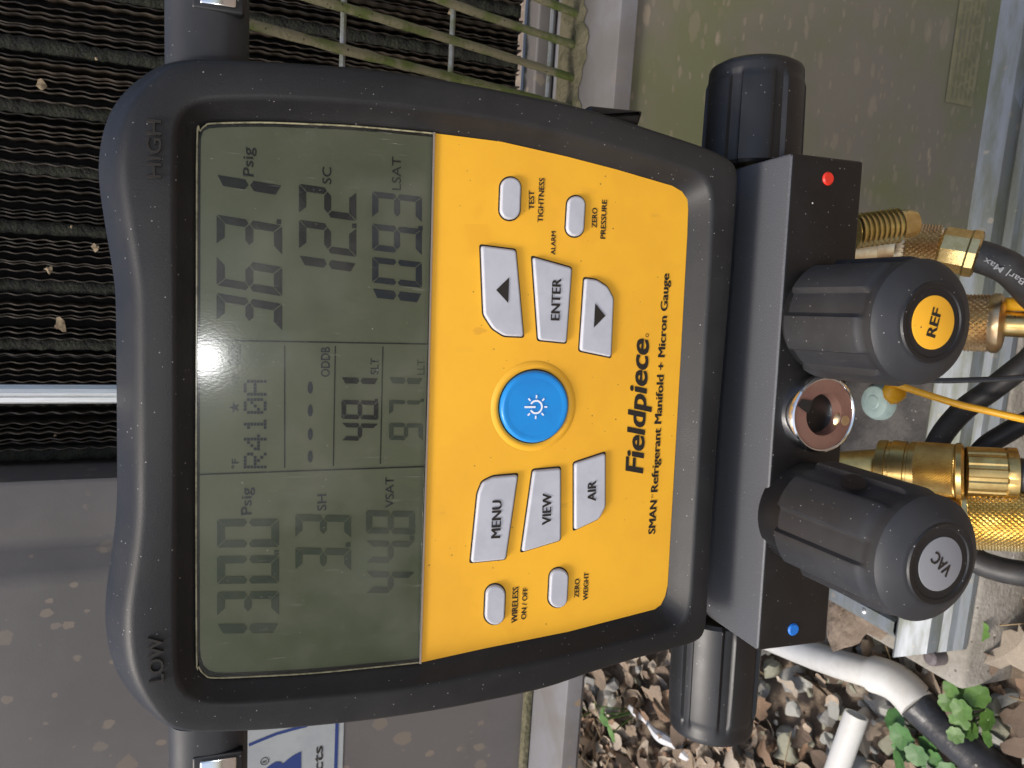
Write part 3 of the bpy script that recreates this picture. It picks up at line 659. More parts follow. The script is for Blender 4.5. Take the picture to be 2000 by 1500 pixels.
ps = [line(384, 664, 838, 672, 2.6), line(384, 927, 838, 911, 2.6), line(556, 675, 556, 914, 2.4), line(655, 676, 651, 910, 2.4), line(748, 677, 743, 906, 2.2)]
flat('display_rule', [[tuple(dev(x, y, HI)[:2]) for x, y in p] for p in ps], HI, D_, lcd)
star = [(458 + (11 if i % 2 == 0 else 4.4) * -math.cos(i * math.pi / 5), 796 + (11 if i % 2 == 0 else 4.4) * math.sin(i * math.pi / 5)) for i in range(10)]
flat('star_mark', [[tuple(dev(x, y, HI)[:2]) for x, y in star]], HI, B_, lcd)
ps = [line(447, 674, 447, 712, 2), line(469, 674, 469, 712, 2), line(447, 675, 469, 675, 2), line(447, 711, 469, 711, 2)] + [line(451, 680 + 8 * i, 465, 680 + 8 * i, 4) for i in range(4)]
flat('battery_mark', [[tuple(dev(x, y, HI)[:2]) for x, y in p] for p in ps], HI, F_, lcd)
def lt(s, S, E, cap, mat, b=.012): dtext('display_lettering', s, S, E, cap, mat, lcd, HI, b)
lt('Psig', (495, 345), (494, 288), 20, D_); lt('SC', (647, 360), (647, 327), 17, D_); lt('LSAT', (783, 372), (783, 307), 17, D_, .004)
lt('Psig', (491, 1005), (491, 952), 20, B_); lt('SH', (637, 997), (637, 965), 17, B_); lt('VSAT', (769, 991), (769, 931), 16, B_, .004)
lt('ODDB', (644, 736), (644, 678), 17, B_, .008); lt('SLT', (739, 731), (739, 700), 15, B_, .008); lt('LLT', (829, 732), (829, 702), 14, F_, .004)
lt('°F', (466, 915), (466, 896), 13, B_, .008); lt('AP', (465, 752), (465, 731), 11, F_, .008)

# keys
def z4(L): return [(820 + x * .32, 240 + y * .32) for x, y in L]
def z5(L): return [(820 + x * .41333, 680 + y * .41333) for x, y in L]
KH = .0016
def miter(poly, d):
    n = len(poly); out = []
    for i in range(n):
        p, c, q = V(poly[i - 1]), V(poly[i]), V(poly[(i + 1) % n]); a, b = (c - p).normalized(), (q - c).normalized()
        na, nb = V((-a.y, a.x)), V((-b.y, b.x)); m = na + nb; k = max(.35, m.dot(na)); out.append(tuple(c + m * (d / k)))
    return out
def key(name, poly, label, r=.0012):
    d = [tuple(dev(x, y, KH)[:2]) for x, y in poly]
    ar = sum(d[i][0] * d[(i + 1) % len(d)][1] - d[(i + 1) % len(d)][0] * d[i][1] for i in range(len(d)))
    if ar < 0: d = d[::-1]
    bev = .0008; rg = [[V((x, y, h)) for x, y in rounded(miter(d, i_), max(r - i_ * .5, .00001 if r < .0001 else .0002), 4)] for i_, h in ((0, -.001), (0, KH - bev), (bev * .08, KH - bev * .6), (bev * .3, KH - bev * .28), (bev * .65, KH - bev * .06), (bev, KH))]
    vs, fs = loft(rg, False, True); k = mesh(name, vs, fs, M['key'], g, True, 60); k.data.polygons[len(fs) - 1].use_smooth = False; k['label'] = label
    flat('key_gap', [rounded(miter(d, -.00055), r, 4)], .00012, M['gap'], k); return k
def pill(name, a, b, r, label):
    a, b = V(a), V(b); poly = []
    for i in range(13): t = math.pi * i / 12; poly.append((a.x + r * math.cos(t), a.y - r * math.sin(t)))
    for i in range(13): t = math.pi + math.pi * i / 12; poly.append((b.x + r * math.cos(t), b.y - r * math.sin(t)))
    return key(name, poly, label, .00001)
KT = KH + .00028
k = key('arrow_key', z4([(378, 748), (590, 775), (637, 1305), (520, 1300), (450, 1255), (395, 1170)]), 'grey key with a black up arrow')
flat('arrow_mark', [[tuple(dev(x, y, KT)[:2]) for x, y in z4([(466, 1020), (545, 942), (540, 1100)])]], KT, M['ink'], k)
k = key('enter_key', z4([(695, 818), (932, 885), (898, 1342), (730, 1325)]), 'grey key lettered ENTER')
dtext('key_lettering', 'ENTER', *z4([(852, 1207), (862, 950)]), 17, M['ink'], k, KT, 0, 0, 0, .034)
k = key('arrow_key', z4([(1013, 948), (1085, 958), (1150, 1000), (1187, 1070), (1172, 1430), (983, 1390)]), 'grey key with a black down arrow')
flat('arrow_mark', [[tuple(dev(x, y, KT)[:2]) for x, y in z4([(1132, 1178), (1062, 1250), (1070, 1100)])]], KT, M['ink'], k)
k = key('menu_key', z5([(278, 690), (300, 635), (350, 610), (466, 600), (408, 1000), (245, 1016)]), 'grey key lettered MENU')
dtext('key_lettering', 'MENU', *z5([(380, 897), (387, 718)]), 18, M['ink'], k, KT, 0, 0, 0, .034)
k = key('view_key', z5([(540, 580), (668, 568), (668, 910), (486, 965)]), 'grey key lettered VIEW')
dtext('key_lettering', 'VIEW', *z5([(619, 833), (622, 684)]), 17, M['ink'], k, KT, 0, 0, 0, .034)
k = key('air_key', z5([(735, 546), (880, 498), (880, 750), (850, 808), (735, 862)]), 'grey key lettered AIR')
dtext('key_lettering', 'AIR', *z5([(832, 722), (832, 625)]), 16, M['ink'], k, KT, 0, 0, 0, .034)
def zp(f, a, b): a, b = f([a, b]); return a, b
pill('pill_key', *zp(z4, (560, 392), (555, 528)), 19.5, 'small grey key above the words TEST TIGHTNESS')
pill('pill_key', *zp(z4, (961, 498), (953, 638)), 17, 'small grey key above the words ZERO PRESSURE')
pill('pill_key', *zp(z5, (361, 1168), (357, 1264)), 18.8, 'small grey key above the words WIRELESS ON / OFF')
pill('pill_key', *zp(z5, (662, 1088), (657, 1186)), 17.6, 'small grey key above the words ZERO WEIGHT')
def ft(s, S, E, cap, f, b=.014, sh=0): 
    S, E = f([S, E]); dtext('face_lettering', s, S, E, cap, M['ink'], face, .0002, 0, sh, 0, .032)
ft('TEST', (697, 531), (697, 413), 10.2, z4); ft('TIGHTNESS', (750, 609), (761, 337), 10.2, z4); ft('ALARM', (826, 806), (829, 662), 8.4, z4, .008)
ft('ZERO', (1079, 642), (1083, 519), 9.6, z4); ft('PRESSURE', (1131, 709), (1142, 470), 9.6, z4)
ft('WIRELESS', (459, 1297), (466, 1127), 11, z5); ft('ON / OFF', (501, 1281), (510, 1131), 9.5, z5)
ft('ZERO', (751, 1178), (755, 1089), 9, z5); ft('WEIGHT', (793, 1190), (798, 1058), 9, z5)
dtext('brand_lettering', 'Fieldpiece', (1255, 925), (1267, 664), 33, M['ink'], face, .0002, .016, .20, 0, .018)
c0 = dev(1264, 655, .0002)
vs = [(c0.x + r * math.cos(a / 12 * 6.2832), c0.y + r * math.sin(a / 12 * 6.2832), .0002) for r in (.00075, .0005) for a in range(12)]
mesh('registered_mark', vs, [(i, (i + 1) % 12, 12 + (i + 1) % 12, 12 + i) for i in range(12)], M['ink'], face, False)
dtext('face_lettering', 'SMAN', (1279, 1043), (1283, 977), 13, M['ink'], face, .0002, 0, 0, 0, .036)
dtext('face_lettering', 'TM', (1275.5, 974), (1276, 966), 3.5, M['ink'], face, .0002, .0)
dtext('face_lettering', 'Refrigerant Manifold + Micron Gauge', (1284, 961), (1307, 534), 13, M['ink'], face, .0002, 0, 0, 0, .036)
# power key
pcn = dev(1046, 795, .002); pr = (dev(1046, 795 - 71, .002) - pcn).length
circ = lambda r, n=64: [(pcn.x + r * math.cos(2 * math.pi * i / n), pcn.y + r * math.sin(2 * math.pi * i / n)) for i in range(n)]
pk = raised('power_key', circ(pr), -.001, .0022, .0013, M['blue'], g, -.0004); pk['label'] = 'round blue power key'
flat('key_gap', [circ(pr + .0005)], .00012, M['gap'], pk)
rg = [[V((x, y, h)) for x, y in circ(pr + a)] for a, h in ((.0005, .00016), (.0012, .0007), (.0022, .0007), (.0034, .00016))]
vs, fs = loft(rg); mesh('key_collar', vs, fs, M['yellow'], pk)
ih = .0022; ic = dev(1047, 795, ih); ps = []
def arc(r0, r1, a0, a1, n=24): 
    return [(ic.x + r1 * math.cos(a0 + (a1 - a0) * i / n), ic.y + r1 * math.sin(a0 + (a1 - a0) * i / n)) for i in range(n + 1)] + [(ic.x + r0 * math.cos(a1 - (a1 - a0) * i / n), ic.y + r0 * math.sin(a1 - (a1 - a0) * i / n)) for i in range(n + 1)]
q = arc(.0020, .0027, R(120), R(420)); n = len(q) // 2
for i in range(n - 1): ps.append([q[i], q[i + 1], q[len(q) - 2 - i], q[len(q) - 1 - i]])
for i in range(8):
    if i == 2: continue
    a = i * math.pi / 4; d = V((math.cos(a), math.sin(a))); nn = V((-d.y, d.x)) * .0003; c = V((ic.x, ic.y)); ps.append([c + d * .0033 + nn, c + d * .0045 + nn, c + d * .0045 - nn, c + d * .0033 - nn])
ps.append([(ic.x - .00035, ic.y + .0002), (ic.x + .00035, ic.y + .0002), (ic.x + .00035, ic.y + .0046), (ic.x - .00035, ic.y + .0046)])
flat('power_mark', ps, ih, M['white_print'], pk)

# manifold block: tipped up a little against the face
BT = R(1)
ey, en = V((0, math.cos(BT), -math.sin(BT))), V((0, math.sin(BT), math.cos(BT)))
BH = .020
ftr, ftl = dev(1549, 298, BH), dev(1477, 1272, BH)         # front top corners
fbr = dev(1688, 319, BH)
bhgt = None
def on_face(px, py):                          # a point of the block's front face under that pixel
    o = ftr; d = DMI.to_3x3() @ ray(px, py); c = DMI @ CAM
    return c + d * ((o - c).dot(en) / d.dot(en))
bxl, bxr = ftl.x, ftr.x
btop = (ftr.y + ftl.y) / 2
bl, br = on_face(1614, 1252), on_face(1688, 319)
hgt = ((ftl - bl).dot(ey) + (ftr - br).dot(ey)) / 2
bmat = Matrix(((1, 0, 0, 0), (0, ey.y, en.y, btop), (0, ey.z, en.z, BH), (0, 0, 0, 1)))
blk = box('manifold_block', (bxl, -hgt, -.058), (bxr, 0, 0), M['block'], g, .0012)
blk.matrix_local = bmat
blk.data.materials.append(M['block_dust_lit'])
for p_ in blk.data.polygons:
    if p_.normal.y > .7: p_.material_index = 1  # upward face takes the dusty tone with light painted in
bo = V((0, btop, BH))
def dot(name, px, py, r, mat, label):
    c = on_face(px, py); o = lathe(name, c - en * .001, c + en * .0008, [(0, r), (.7, r), (1, r * .8)], mat, g, 24); o['label'] = label
dot('colour_dot', 1617, 349, .0026, M['red'], 'small red dot')
dot('colour_dot', 1549, 1229, .0026, M['bluedot'], 'small blue dot')
# sight glass
c = on_face(1590, 806)
rim = lathe('sight_glass', c - en * .002, c + en * .0062, [(0, .0155), (.80, .0155), (.95, .0150), (1, .0144), (.97, .0139), (.93, .0137)], M['chrome'], g, 64, 30, False)
lathe('copper_ring', c + en * .0052, c + en * .0057, [(0, .0140), (1, .0140), (1, .0084), (0, .0084), (-8, .0078)], M['copper'], rim, 64, 30, False)
lathe('bore', c - en * .004, c + en * .0050, [(1, .0085), (.5, .0079), (.3, .0076), (.3, .004), (.2, .0038), (.2, 0.0002)], M['chrome'], rim, 48, 30, False)
a0 = c + V((.0035, .0055, 0)) + en * .0052
lathe('sealant_blob', c + V((-.0025, -.0105, 0)) + en * .004, c + V((-.0025, -.0105, 0)) + en * .0075, [(0, .0042), (.3, .0036), (.55, .002), (.6, .0006)], M['brass_worn'], rim, 12, 60)
q = c + en * .0060; tt = V((.35, .93, 0)).normalized(); pp = V((-tt.y, tt.x, 0))
mesh('ring_notch', [q + tt * .0076 - pp * .0030, q + tt * .0076 + pp * .0024, q + tt * .0138 + pp * .0012, q + tt * .0130 - pp * .0018], [(0, 1, 2, 3)], M['gap'], rim, False)

# knobs
def knob(name, base, axis, up, L, Rr, mat, parent, lobes=6, cover=.60, dep=.0016, phase=0.0, sh=.70, rc=.58, cap=True, n=180, skirt=0):
    """fluted knob: broad pads parted by shallow channels, then a taper to the face"""
    a = V(axis).normalized(); x = (V(up) - a * V(up).dot(a)).normalized(); y = a.cross(x); rings = []
    
    def sstep(e0, e1, v): v = max(0, min(1, (v - e0) / (e1 - e0))); return v * v * (3 - 2 * v)
    rows = [0, .03, .12, .3, .5, sh - .12, sh - .09, sh - .06, sh - .03, sh, sh + .03]
    for t in rows:
        ring = []
        for j in range(n):
            th = 2 * math.pi * j / n; q = ((th + phase) / (2 * math.pi) * lobes) % 1
            pad_ = sstep(0, .045, q) * (1 - sstep(cover, cover + .045, q))
            padend = 1 - sstep(sh - .13, sh - .01, t); chend = sstep(sh - .05, sh - .03, t)
            r0 = Rr - dep; rr = r0 + dep * pad_ * padend + dep * .35 * chend * (1 - pad_ * padend)
            if t == 0: rr -= .0012
            rr *= 1 - .03 * t
            ring.append(V(base) + a * (L * t) + (x * math.cos(th) + y * math.sin(th)) * rr)
        rings.append(ring)
    rs = (Rr - dep * .65) * (1 - .03 * sh)
    r1 = Rr * rc
    for t in (.15, .35, .55, .75, .9, 1):
        e = sh + .03 + (1 - sh - .03) * t
        rr = r1 + (rs - r1) * (1 - t ** 1.35)
        rings.append([V(base) + a * (L * e) + (x * math.cos(2 * math.pi * j / n) + y * math.sin(2 * math.pi * j / n)) * rr for j in range(n)])
    vs, fs = loft(rings, True, True); return mesh(name, vs, fs, mat, parent, True, 32), x, y, a
def reach(base, axis, px):                    # how far along the axis until it projects to image column px
    lo, hi = .01, .12
    for _ in range(40):
        mid = (lo + hi) / 2; q = DM @ (V(base) + V(axis) * mid) - CAM; xx = 1000 + FPX * q.dot(DWN) / q.dot(FWD)
        lo, hi = (mid, hi) if xx < px else (lo, mid)
    return lo
def face_knob(px, py, capx, word, disc, phase, ang, label, lift, txt):
    b = on_face(px, py); L = reach(b, en, capx)
    lathe('knob_stem', b - en * .002, b + en * lift, [(0, .0205), (1, .0205)], M['gloss'], g, 48)
    k, x, y, a = knob('knob', b + en * (lift - .001), en, (0, 1, 0), L - lift + .001, .0232, M['plastic'], g, 6, .60, .0019, phase, .87, .61)
    k['label'] = label; c = b + en * L
    lathe('knob_face', c - a * .001, c + a * .0006, [(0, .0138), (.6, .0138), (1, .0133), (.9, .0119), (.65, .0115), (.62, .0003)], M['gloss'], k, 48, 30, False)
    d = lathe('knob_sticker', c - a * .0004, c + a * .00035, [(0, .0090), (.9, .0090), (1, .0088)], disc, k, 48)
    t = x * math.cos(ang) + y * math.sin(ang)   # reading direction
    u = a.cross(t); wd, cp = txt
    place_text('sticker_lettering', word, c + a * .0005 - t * wd / 2 - u * cp / 2, c + a * .0005 + t * wd / 2 - u * cp / 2, cp, a, M['ink'], d, .010, 0, 0, .025)
    return k
face_knob(1612, 624, 1822, 'REF', M['yellow'], R(5), R(90 + 180 - 12) - R(360), 'black fluted knob with a yellow REF sticker', .004, (.0098, .0038))
vk = face_knob(1570, 1000, 1836, 'VAC', M['greydisc'], R(-6), R(90 + 180 + 50) - R(360), 'black fluted knob with a grey VAC sticker', .011, (.0098, .0038))
b_ = on_face(1570, 1000); c_cam = DMI @ CAM
def on_knob(px, py, rad):
    d_ = (DMI.to_3x3() @ ray(px, py)).normalized(); w_ = c_cam - b_; dp = d_ - en * d_.dot(en); wp_ = w_ - en * w_.dot(en)
    A = dp.dot(dp); B2 = dp.dot(wp_); C_ = wp_.dot(wp_) - rad * rad; return c_cam + d_ * ((-B2 - math.sqrt(max(0, B2 * B2 - A * C_))) / A)
pts = [on_knob(1667 + 26 * math.cos(a * .3927) + 4 * math.sin(a * .3927), 941 + 15 * math.sin(a * .3927), .0232) for a in range(16)]
mesh('finger_dent', pts + [on_knob(1667, 941, .0229)], [(i, (i + 1) % 16, 16) for i in range(16)], M['gloss'], vk)
def side_knob(px, py, sgn, end, label, Rk):
    # centre of the block's end, a good way behind its front
    c = V((bxr if sgn > 0 else bxl, 0, 0)); hh = -.024
    q = dev(px, py, hh); c = V((c.x, q.y, hh)); L = abs(dev(px, end, hh).x - c.x)
    lathe('knob_stem', c - V((sgn * .004, 0, 0)), c + V((sgn * .003, 0, 0)), [(0, .010), (1, .010)], M['brass_dark'], g, 24)
    k, x, y, a = knob('knob', c + V((sgn * .0015, 0, 0)), (sgn, 0, 0), (0, 1, 0), L - .0015, Rk, M['gloss'], g, 7, .74, .0015, R(14), .93, .90)
    lathe('knob_cap', c + a * (L - .001), c + a * (L + .0018), [(0, Rk * .88), (.5, Rk * .86), (1, Rk * .76)], M['gloss'], k, 48)
    k['label'] = label
side_knob(1467, 300, 1, 136, 'black fluted side knob on the HIGH end', .0215)
side_knob(1398, 1250, -1, 1414, 'black fluted side knob on the LOW end', .0205)
# side lugs with metal clips
for sgn, y0, y1, xa, xb, lbl in ((1, 104, -60, 320, 487, 'HIGH'), (-1, 1432, 1560, 328, 484, 'LOW')):
    hh = -.014; p, q = dev(xa, y0, hh), dev(xb, y0, hh); e = dev(xa, y1, hh).x; rad = (p.y - q.y) / 2; cy_ = (p.y + q.y) / 2
    rg = []
    for t in (-.15, 0, .3, .6, .9, 1):
        X = p.x + (e - p.x) * t
        rg.append([V((X, cy_ + rad * math.copysign(abs(math.cos(2 * math.pi * j / 40)) ** .7, math.cos(2 * math.pi * j / 40)), hh - .004 + .012 * math.copysign(abs(math.sin(2 * math.pi * j / 40)) ** .8, math.sin(2 * math.pi * j / 40)))) for j in range(40)])
    vs, fs = loft(rg, True, True); lug = mesh('side_lug', vs, fs, M['plastic'], g, True, 50)
    t0 = dev(390, 6 if sgn > 0 else 1488, hh + .009); t1 = dev(462, -45 if sgn > 0 else 1545, hh + .009)
    xs_ = sorted((t0.x, t1.x)); ys_ = sorted((t0.y, t1.y))
    box('clip_recess', (xs_[0] - .0015, ys_[0] - .0025, hh + .004), (xs_[1] + .0015, ys_[1] + .0025, hh + .0084), M['gloss'], lug, .001)
    box('metal_clip', (xs_[0], ys_[0], hh + .005), (xs_[1], ys_[1], hh + .0092), M['chrome'], lug, .0008)
# rubber port cover on the HIGH side
c = dev(1190, 212, -.008)
raised('port_cover', rounded([(c.x - .0035 + a, c.y + b) for a, b in ((-.003, -.011), (.0035, -.013), (.0028, .010), (-.003, .012))][::1], .0015), -.018, -.004, .002, M['gloss'], g)
# hanging hook: a flat steel strap rising from the top rim
ha, hb_ = dev(240, 752, -.020), dev(240, 788, -.020); hx0, hx1 = sorted((ha.x, hb_.x)); ht = dev(0, 770, -.020).y + .09
hp = [(hx0, -.0205), (hx0 + .0006, -.0190), (hx0 + .0022, -.0182), ((hx0 + hx1) / 2 - .0006, -.0186), ((hx0 + hx1) / 2 + .0006, -.0176), (hx1 - .0012, -.0180), (hx1, -.0195), (hx1, -.022), (hx0, -.022)]
rg = [[V((x, y, z)) for x, z in hp] for y in (dev(260, 770, -.02).y - .01, ht - .012)]
for k_ in range(1, 9):
    a = k_ / 8 * R(150); rg.append([V((x, ht - .012 + math.sin(a) * (.022 + (z + .02)), -.042 + (.022 + (z + .02)) * math.cos(a))) for x, z in hp])
vs, fs = loft(rg, True, True); mesh('hanging_hook', vs, fs, M['steel'], g, True, 30)

def bank_hit(px, py):
    r = ray(px, py).normalized(); t = .4
    while t < 4 and (CAM + r * t).z > gz((CAM + r * t).x, (CAM + r * t).y) + .02: t += .004
    return CAM + r * t
# ------------------------------------------------------------------ brass ports of the gauge
def W(x, y, h): return dev(x, y, h)
def thread(name, p0, p1, r, turns, mat, parent, tip=.25):
    pr = [(0, r * .9)]
    for i in range(turns):
        t0 = (1 - tip) * i / turns; dt = (1 - tip) / turns
        pr += [(t0 + dt * .15, r * .87), (t0 + dt * .5, r), (t0 + dt * .85, r * .87)]
    pr += [(1 - tip + .01, r * .84), (1 - .10, r * .84), (1, r * .72), (1, r * .45), (.9, r * .42)]
    return lathe(name, p0, p1, pr, mat, parent, 40, 25)
thread('threaded_port', W(1668, 452, -.014), W(1786, 436, -.006), .0079, 9, M['brass'], g)
thread('threaded_port', W(1640, 1118, -.022), W(1718, 1142, -.022), .0062, 9, M['brass'], g)
lathe('port_neck', W(1650, 492, -.052), W(1760, 479, -.0385), [(0, .0085), (.5, .0085), (.52, .007), (1, .007)], M['brass_worn'], g, 32)
lathe('port_neck', W(1600, 915, -.066), W(1725, 907, -.050), [(0, .0085), (1, .0085)], M['brass_dark'], g, 32)
lathe('port_neck', W(1640, 630, -.060), W(1860, 630, -.034), [(0, .0085), (1, .0085)], M['brass_dark'], g, 32)
lathe('port_neck', W(1660, 1000, -.050), W(1872, 1008, -.022), [(0, .0105), (1, .0105)], M['brass_dark'], g, 32)

# ------------------------------------------------------------------ hoses (each with its own brass coupling)
def hose_thing(name, label): return thing(name, label, 'hose', DM)
h = hose_thing('refrigerant_hose', 'black hose printed Bar Max with a small knurled brass coupling behind the REF knob')
lathe('coupling_lip', W(1748, 478, -.0405), W(1770, 480, -.0370), [(0, .0086), (.8, .0092), (1, .0088)], M['brass_worn'], h, 40)
knurl('knurled_coupling', W(1766, 479, -.0375), W(1838, 484, -.025), .0112, .0016, 26, M['brass_worn'], h)
fe = lathe('ferrule', W(1834, 484, -.0255), W(1912, 498, -.012), [(0, .0090), (.08, .0110), (.7, .0112), (.75, .0118), (.95, .0117), (1, .0098)], M['brass'], h, 10, 20)
hp_ = [W(1895, 496, -.014), W(1940, 510, -.008), W(1980, 532, -.004), W(2030, 590, -.004), W(2080, 680, -.014), W(2110, 800, -.05)]
hp_ += [DMI @ gnd(2200, 1000, .06), DMI @ gnd(2400, 1300, .012)]
tube('hose', hp_, .0078, M['hose'], h, 24, 10)
n_ = (DMI @ CAM - W(1960, 518, -.006)).normalized()
s1, e1 = W(2003, 546, -.004) + n_ * .0135, W(1926, 503, -.009) + n_ * .0100
place_text('hose_lettering', 'Bar| Max', s1, e1, .0030, n_, M['hoseprint'], h, .006)
h = hose_thing('charging_hose', 'yellow hose with a fat knurled brass coupling below the REF knob')
knurl('knurled_coupling', W(1846, 630, -.036), W(1936, 631, -.020), .0148, .0016, 30, M['brass_worn'], h)
lathe('coupling_lip', W(1930, 631, -.021), W(1964, 632, -.015), [(0, .0140), (.3, .0152), (.65, .0150), (.9, .0125), (1, .009)], M['brass_worn'], h, 48)
lathe('brass_stem', W(1950, 632, -.0175), W(2080, 638, .006), [(0, .0064), (1, .0064)], M['brass'], h, 32)
q = [W(2070, 637, .004), W(2110, 640, .006), W(2300, 660, -.01), DMI @ gnd(2500, 760, .012), DMI @ gnd(2700, 1000, .012)]
tube('hose', q, .0075, M['yhose'], h, 20, 8)
h = hose_thing('vacuum_hose', 'thick black hose with a long diamond knurled brass valve below the VAC knob')
knurl('knurled_sleeve', W(1884, 1010, -.020), W(2080, 1016, .012), .0166, .0012, 40, M['brass'], h)
lathe('sleeve_collar', W(1868, 1009, -.0226), W(1886, 1010, -.0197), [(0, .0120), (.1, .0160), (.3, .0172), (.85, .0172), (1, .0160)], M['brass'], h, 48)
q = [W(2075, 1016, .011), W(2130, 1020, .012), W(2300, 1050, -.01), DMI @ gnd(2500, 1150, .012), DMI @ gnd(2700, 1400, .012)]
tube('hose', q, .0085, M['hose'], h, 20, 8)
h = hose_thing('ribbed_end_hose', 'black hose with a ribbed brass ferrule and ringed coupling beside the knurled valve')
lathe('coupling_ring', W(1714, 905, -.052), W(1792, 914, -.036), [(0, .0095), (.02, .0128), (.25, .0132), (.27, .0126), (.36, .0126), (.38, .0135), (.72, .0135), (.74, .0129), (.8, .0129), (.82, .0138), (1, .0138)], M['brass_dark'], h, 48, 25)
knurl('knurled_coupling', W(1788, 913, -.0365), W(1868, 920, -.021), .0138, .0005, 60, M['brass_dark'], h)
lathe('coupling_ring', W(1864, 920, -.0215), W(1884, 921, -.018), [(0, .0130), (.2, .0144), (.7, .0146), (1, .0130)], M['brass_dark'], h, 48)
p0, p1 = W(1882, 921, -.0182), W(1988, 926, -.002); x_, y_, a_ = frame_of(p1 - p0); rg = []
for t, k_ in ((0, .8), (.05, 1), (.6, 1), (.75, .99), (.78, 1.02), (.97, 1.02), (1, .85)):
    rg.append([p0 + (p1 - p0) * t + (x_ * math.cos(6.2832 * j / 96) + y_ * math.sin(6.2832 * j / 96)) * (.0128 * k_ - (.0006 if j % 8 < 3 and .04 < t < .77 else 0)) for j in range(96)])
vs, fs = loft(rg, True, True); mesh('ferrule', vs, fs, M['brass_dark'], h, True, 30)
q = [p1 - (p1 - p0) * .1, W(2040, 925, .004), W(2200, 880, -.01), DMI @ gnd(2400, 800, .012), DMI @ gnd(2600, 700, .012)]
tube('hose', q, .0082, M['hose'], h, 20, 8)
# other lines crossing behind
def world_tube(name, P, r, mat, label, cat, n=14, part='line'):
    t = thing(name, label, cat, Matrix.Translation(P[0])); q = P[0]
    tube(part, [p - q for p in P], r, mat, t, n, 10); return t
def mid(x, y, d): r = ray(x, y).normalized(); return CAM + r * d
world_tube('coiled_hose', [mid(1815, 905, .50), mid(1838, 852, .50), mid(1880, 802, .495), mid(1935, 762, .49), mid(2000, 712, .485), mid(2120, 620, .50), gnd(2350, 560, .015)], .0062, M['hose'], 'black hose arching over the base frame behind the ribbed ferrule', 'hose')
world_tube('coiled_hose', [mid(1900, 905, .50), mid(1925, 872, .50), mid(1965, 846, .50), mid(2010, 822, .50), mid(2100, 790, .51), gnd(2300, 760, .015)], .0056, M['hose'], 'short stretch of black hose under the yellow cord', 'hose')
world_tube('coiled_hose', [mid(1870, 1050, .52), mid(1900, 1090, .52), mid(1945, 1110, .52), mid(2010, 1122, .52), mid(2120, 1130, .53), gnd(2350, 1150, .015)], .0072, M['hose'], 'black hose curving over white stones at the pad front', 'hose')
world_tube('dark_cable', [mid(1560, 700, .44), mid(1660, 716, .44), mid(1800, 741, .44), mid(1900, 742, .44), mid(2000, 737, .44), mid(2150, 725, .45), gnd(2300, 715, .01)], .0014, M['hose'], 'thin dark cable running down beside the REF knob', 'cable', 8)
world_tube('yellow_string', [mid(1690, 722, .47), mid(1725, 741, .47), mid(1790, 764, .47), mid(1870, 789, .47), mid(1935, 804, .47), mid(2005, 820, .47), mid(2150, 850, .48), gnd(2350, 880, .01)], .0019, M['yhose'], 'thin yellow cord slanting down past the round grey cap', 'cord', 10, 'strand')
world_tube('orange_tube', [mid(1900, 590, .47), mid(1960, 594, .46), mid(2010, 595, .455), mid(2120, 600, .45), gnd(2300, 600, .01)], .0034, M['yhose'], 'orange yellow tube beside the brass stem', 'hose', 12)
c = mid(1748, 766, .475)
vs = [V((random.uniform(.7, 1) * .0085 * math.cos(a * .698) * math.sin(b), random.uniform(.7, 1) * .004 * math.cos(b), random.uniform(.7, 1) * .011 * math.sin(a * .698) * math.sin(b))) for b in (.6, 1.57, 2.5) for a in range(9)]
vs, fs = loft([vs[0:9], vs[9:18], vs[18:27]], True, True)
o = mesh('yellow_tag', vs, fs, M['yhose'], None); o.location = c; tag(o, 'crumpled yellow plastic tag behind the thin yellow cord', 'tag')

# ------------------------------------------------------------------ things on and beside the pad
dk = CMI @ gnd(1700, 1000, PZ)
shade_slabo = box('painted_shade_slab', (RX + .022, .03, PZ + .0005), (s0 - .002, .56, PZ + .004), M['slab'], pad, .001)  # dark sheet over the pad, painting the shadow under the unit
bc = gnd(1722, 785, PZ + .004)
cap_ = lathe('grey_cap', bc - bc, V((0, 0, .012)), [(0, .0175), (.5, .0172), (.85, .0150), (.95, .011), (.93, .007), (1, .006), (1.02, .0005)], M['bolt'], None, 32, 30)
cap_.location = bc; tag(cap_, 'round grey green plastic cap on the shaded pad below the unit', 'cap')
# heap of dirt in the bay
dc = gnd(1665, 1165, PZ + .004); vs, fs = [], []; nr, na = 7, 28
for i in range(nr):
    for j in range(na):
        t = i / (nr - 1); a = 6.2832 * j / na; rr = t * .06 * (1 + .25 * math.sin(3 * a) + random.uniform(-.12, .12))
        vs.append((rr * math.cos(a) * .9, rr * math.sin(a) * .75, .012 * (1 - t * t) * random.uniform(.5, 1.2)))
for i in range(nr - 1):
    for j in range(na): k = (j + 1) % na; fs.append((i * na + j, i * na + k, (i + 1) * na + k, (i + 1) * na + j))
o = mesh('dirt_heap', vs, fs, M['soil']); o.location = dc; o['kind'] = 'stuff'; o['label'] = 'dark crumbly dirt on the shaded slab'
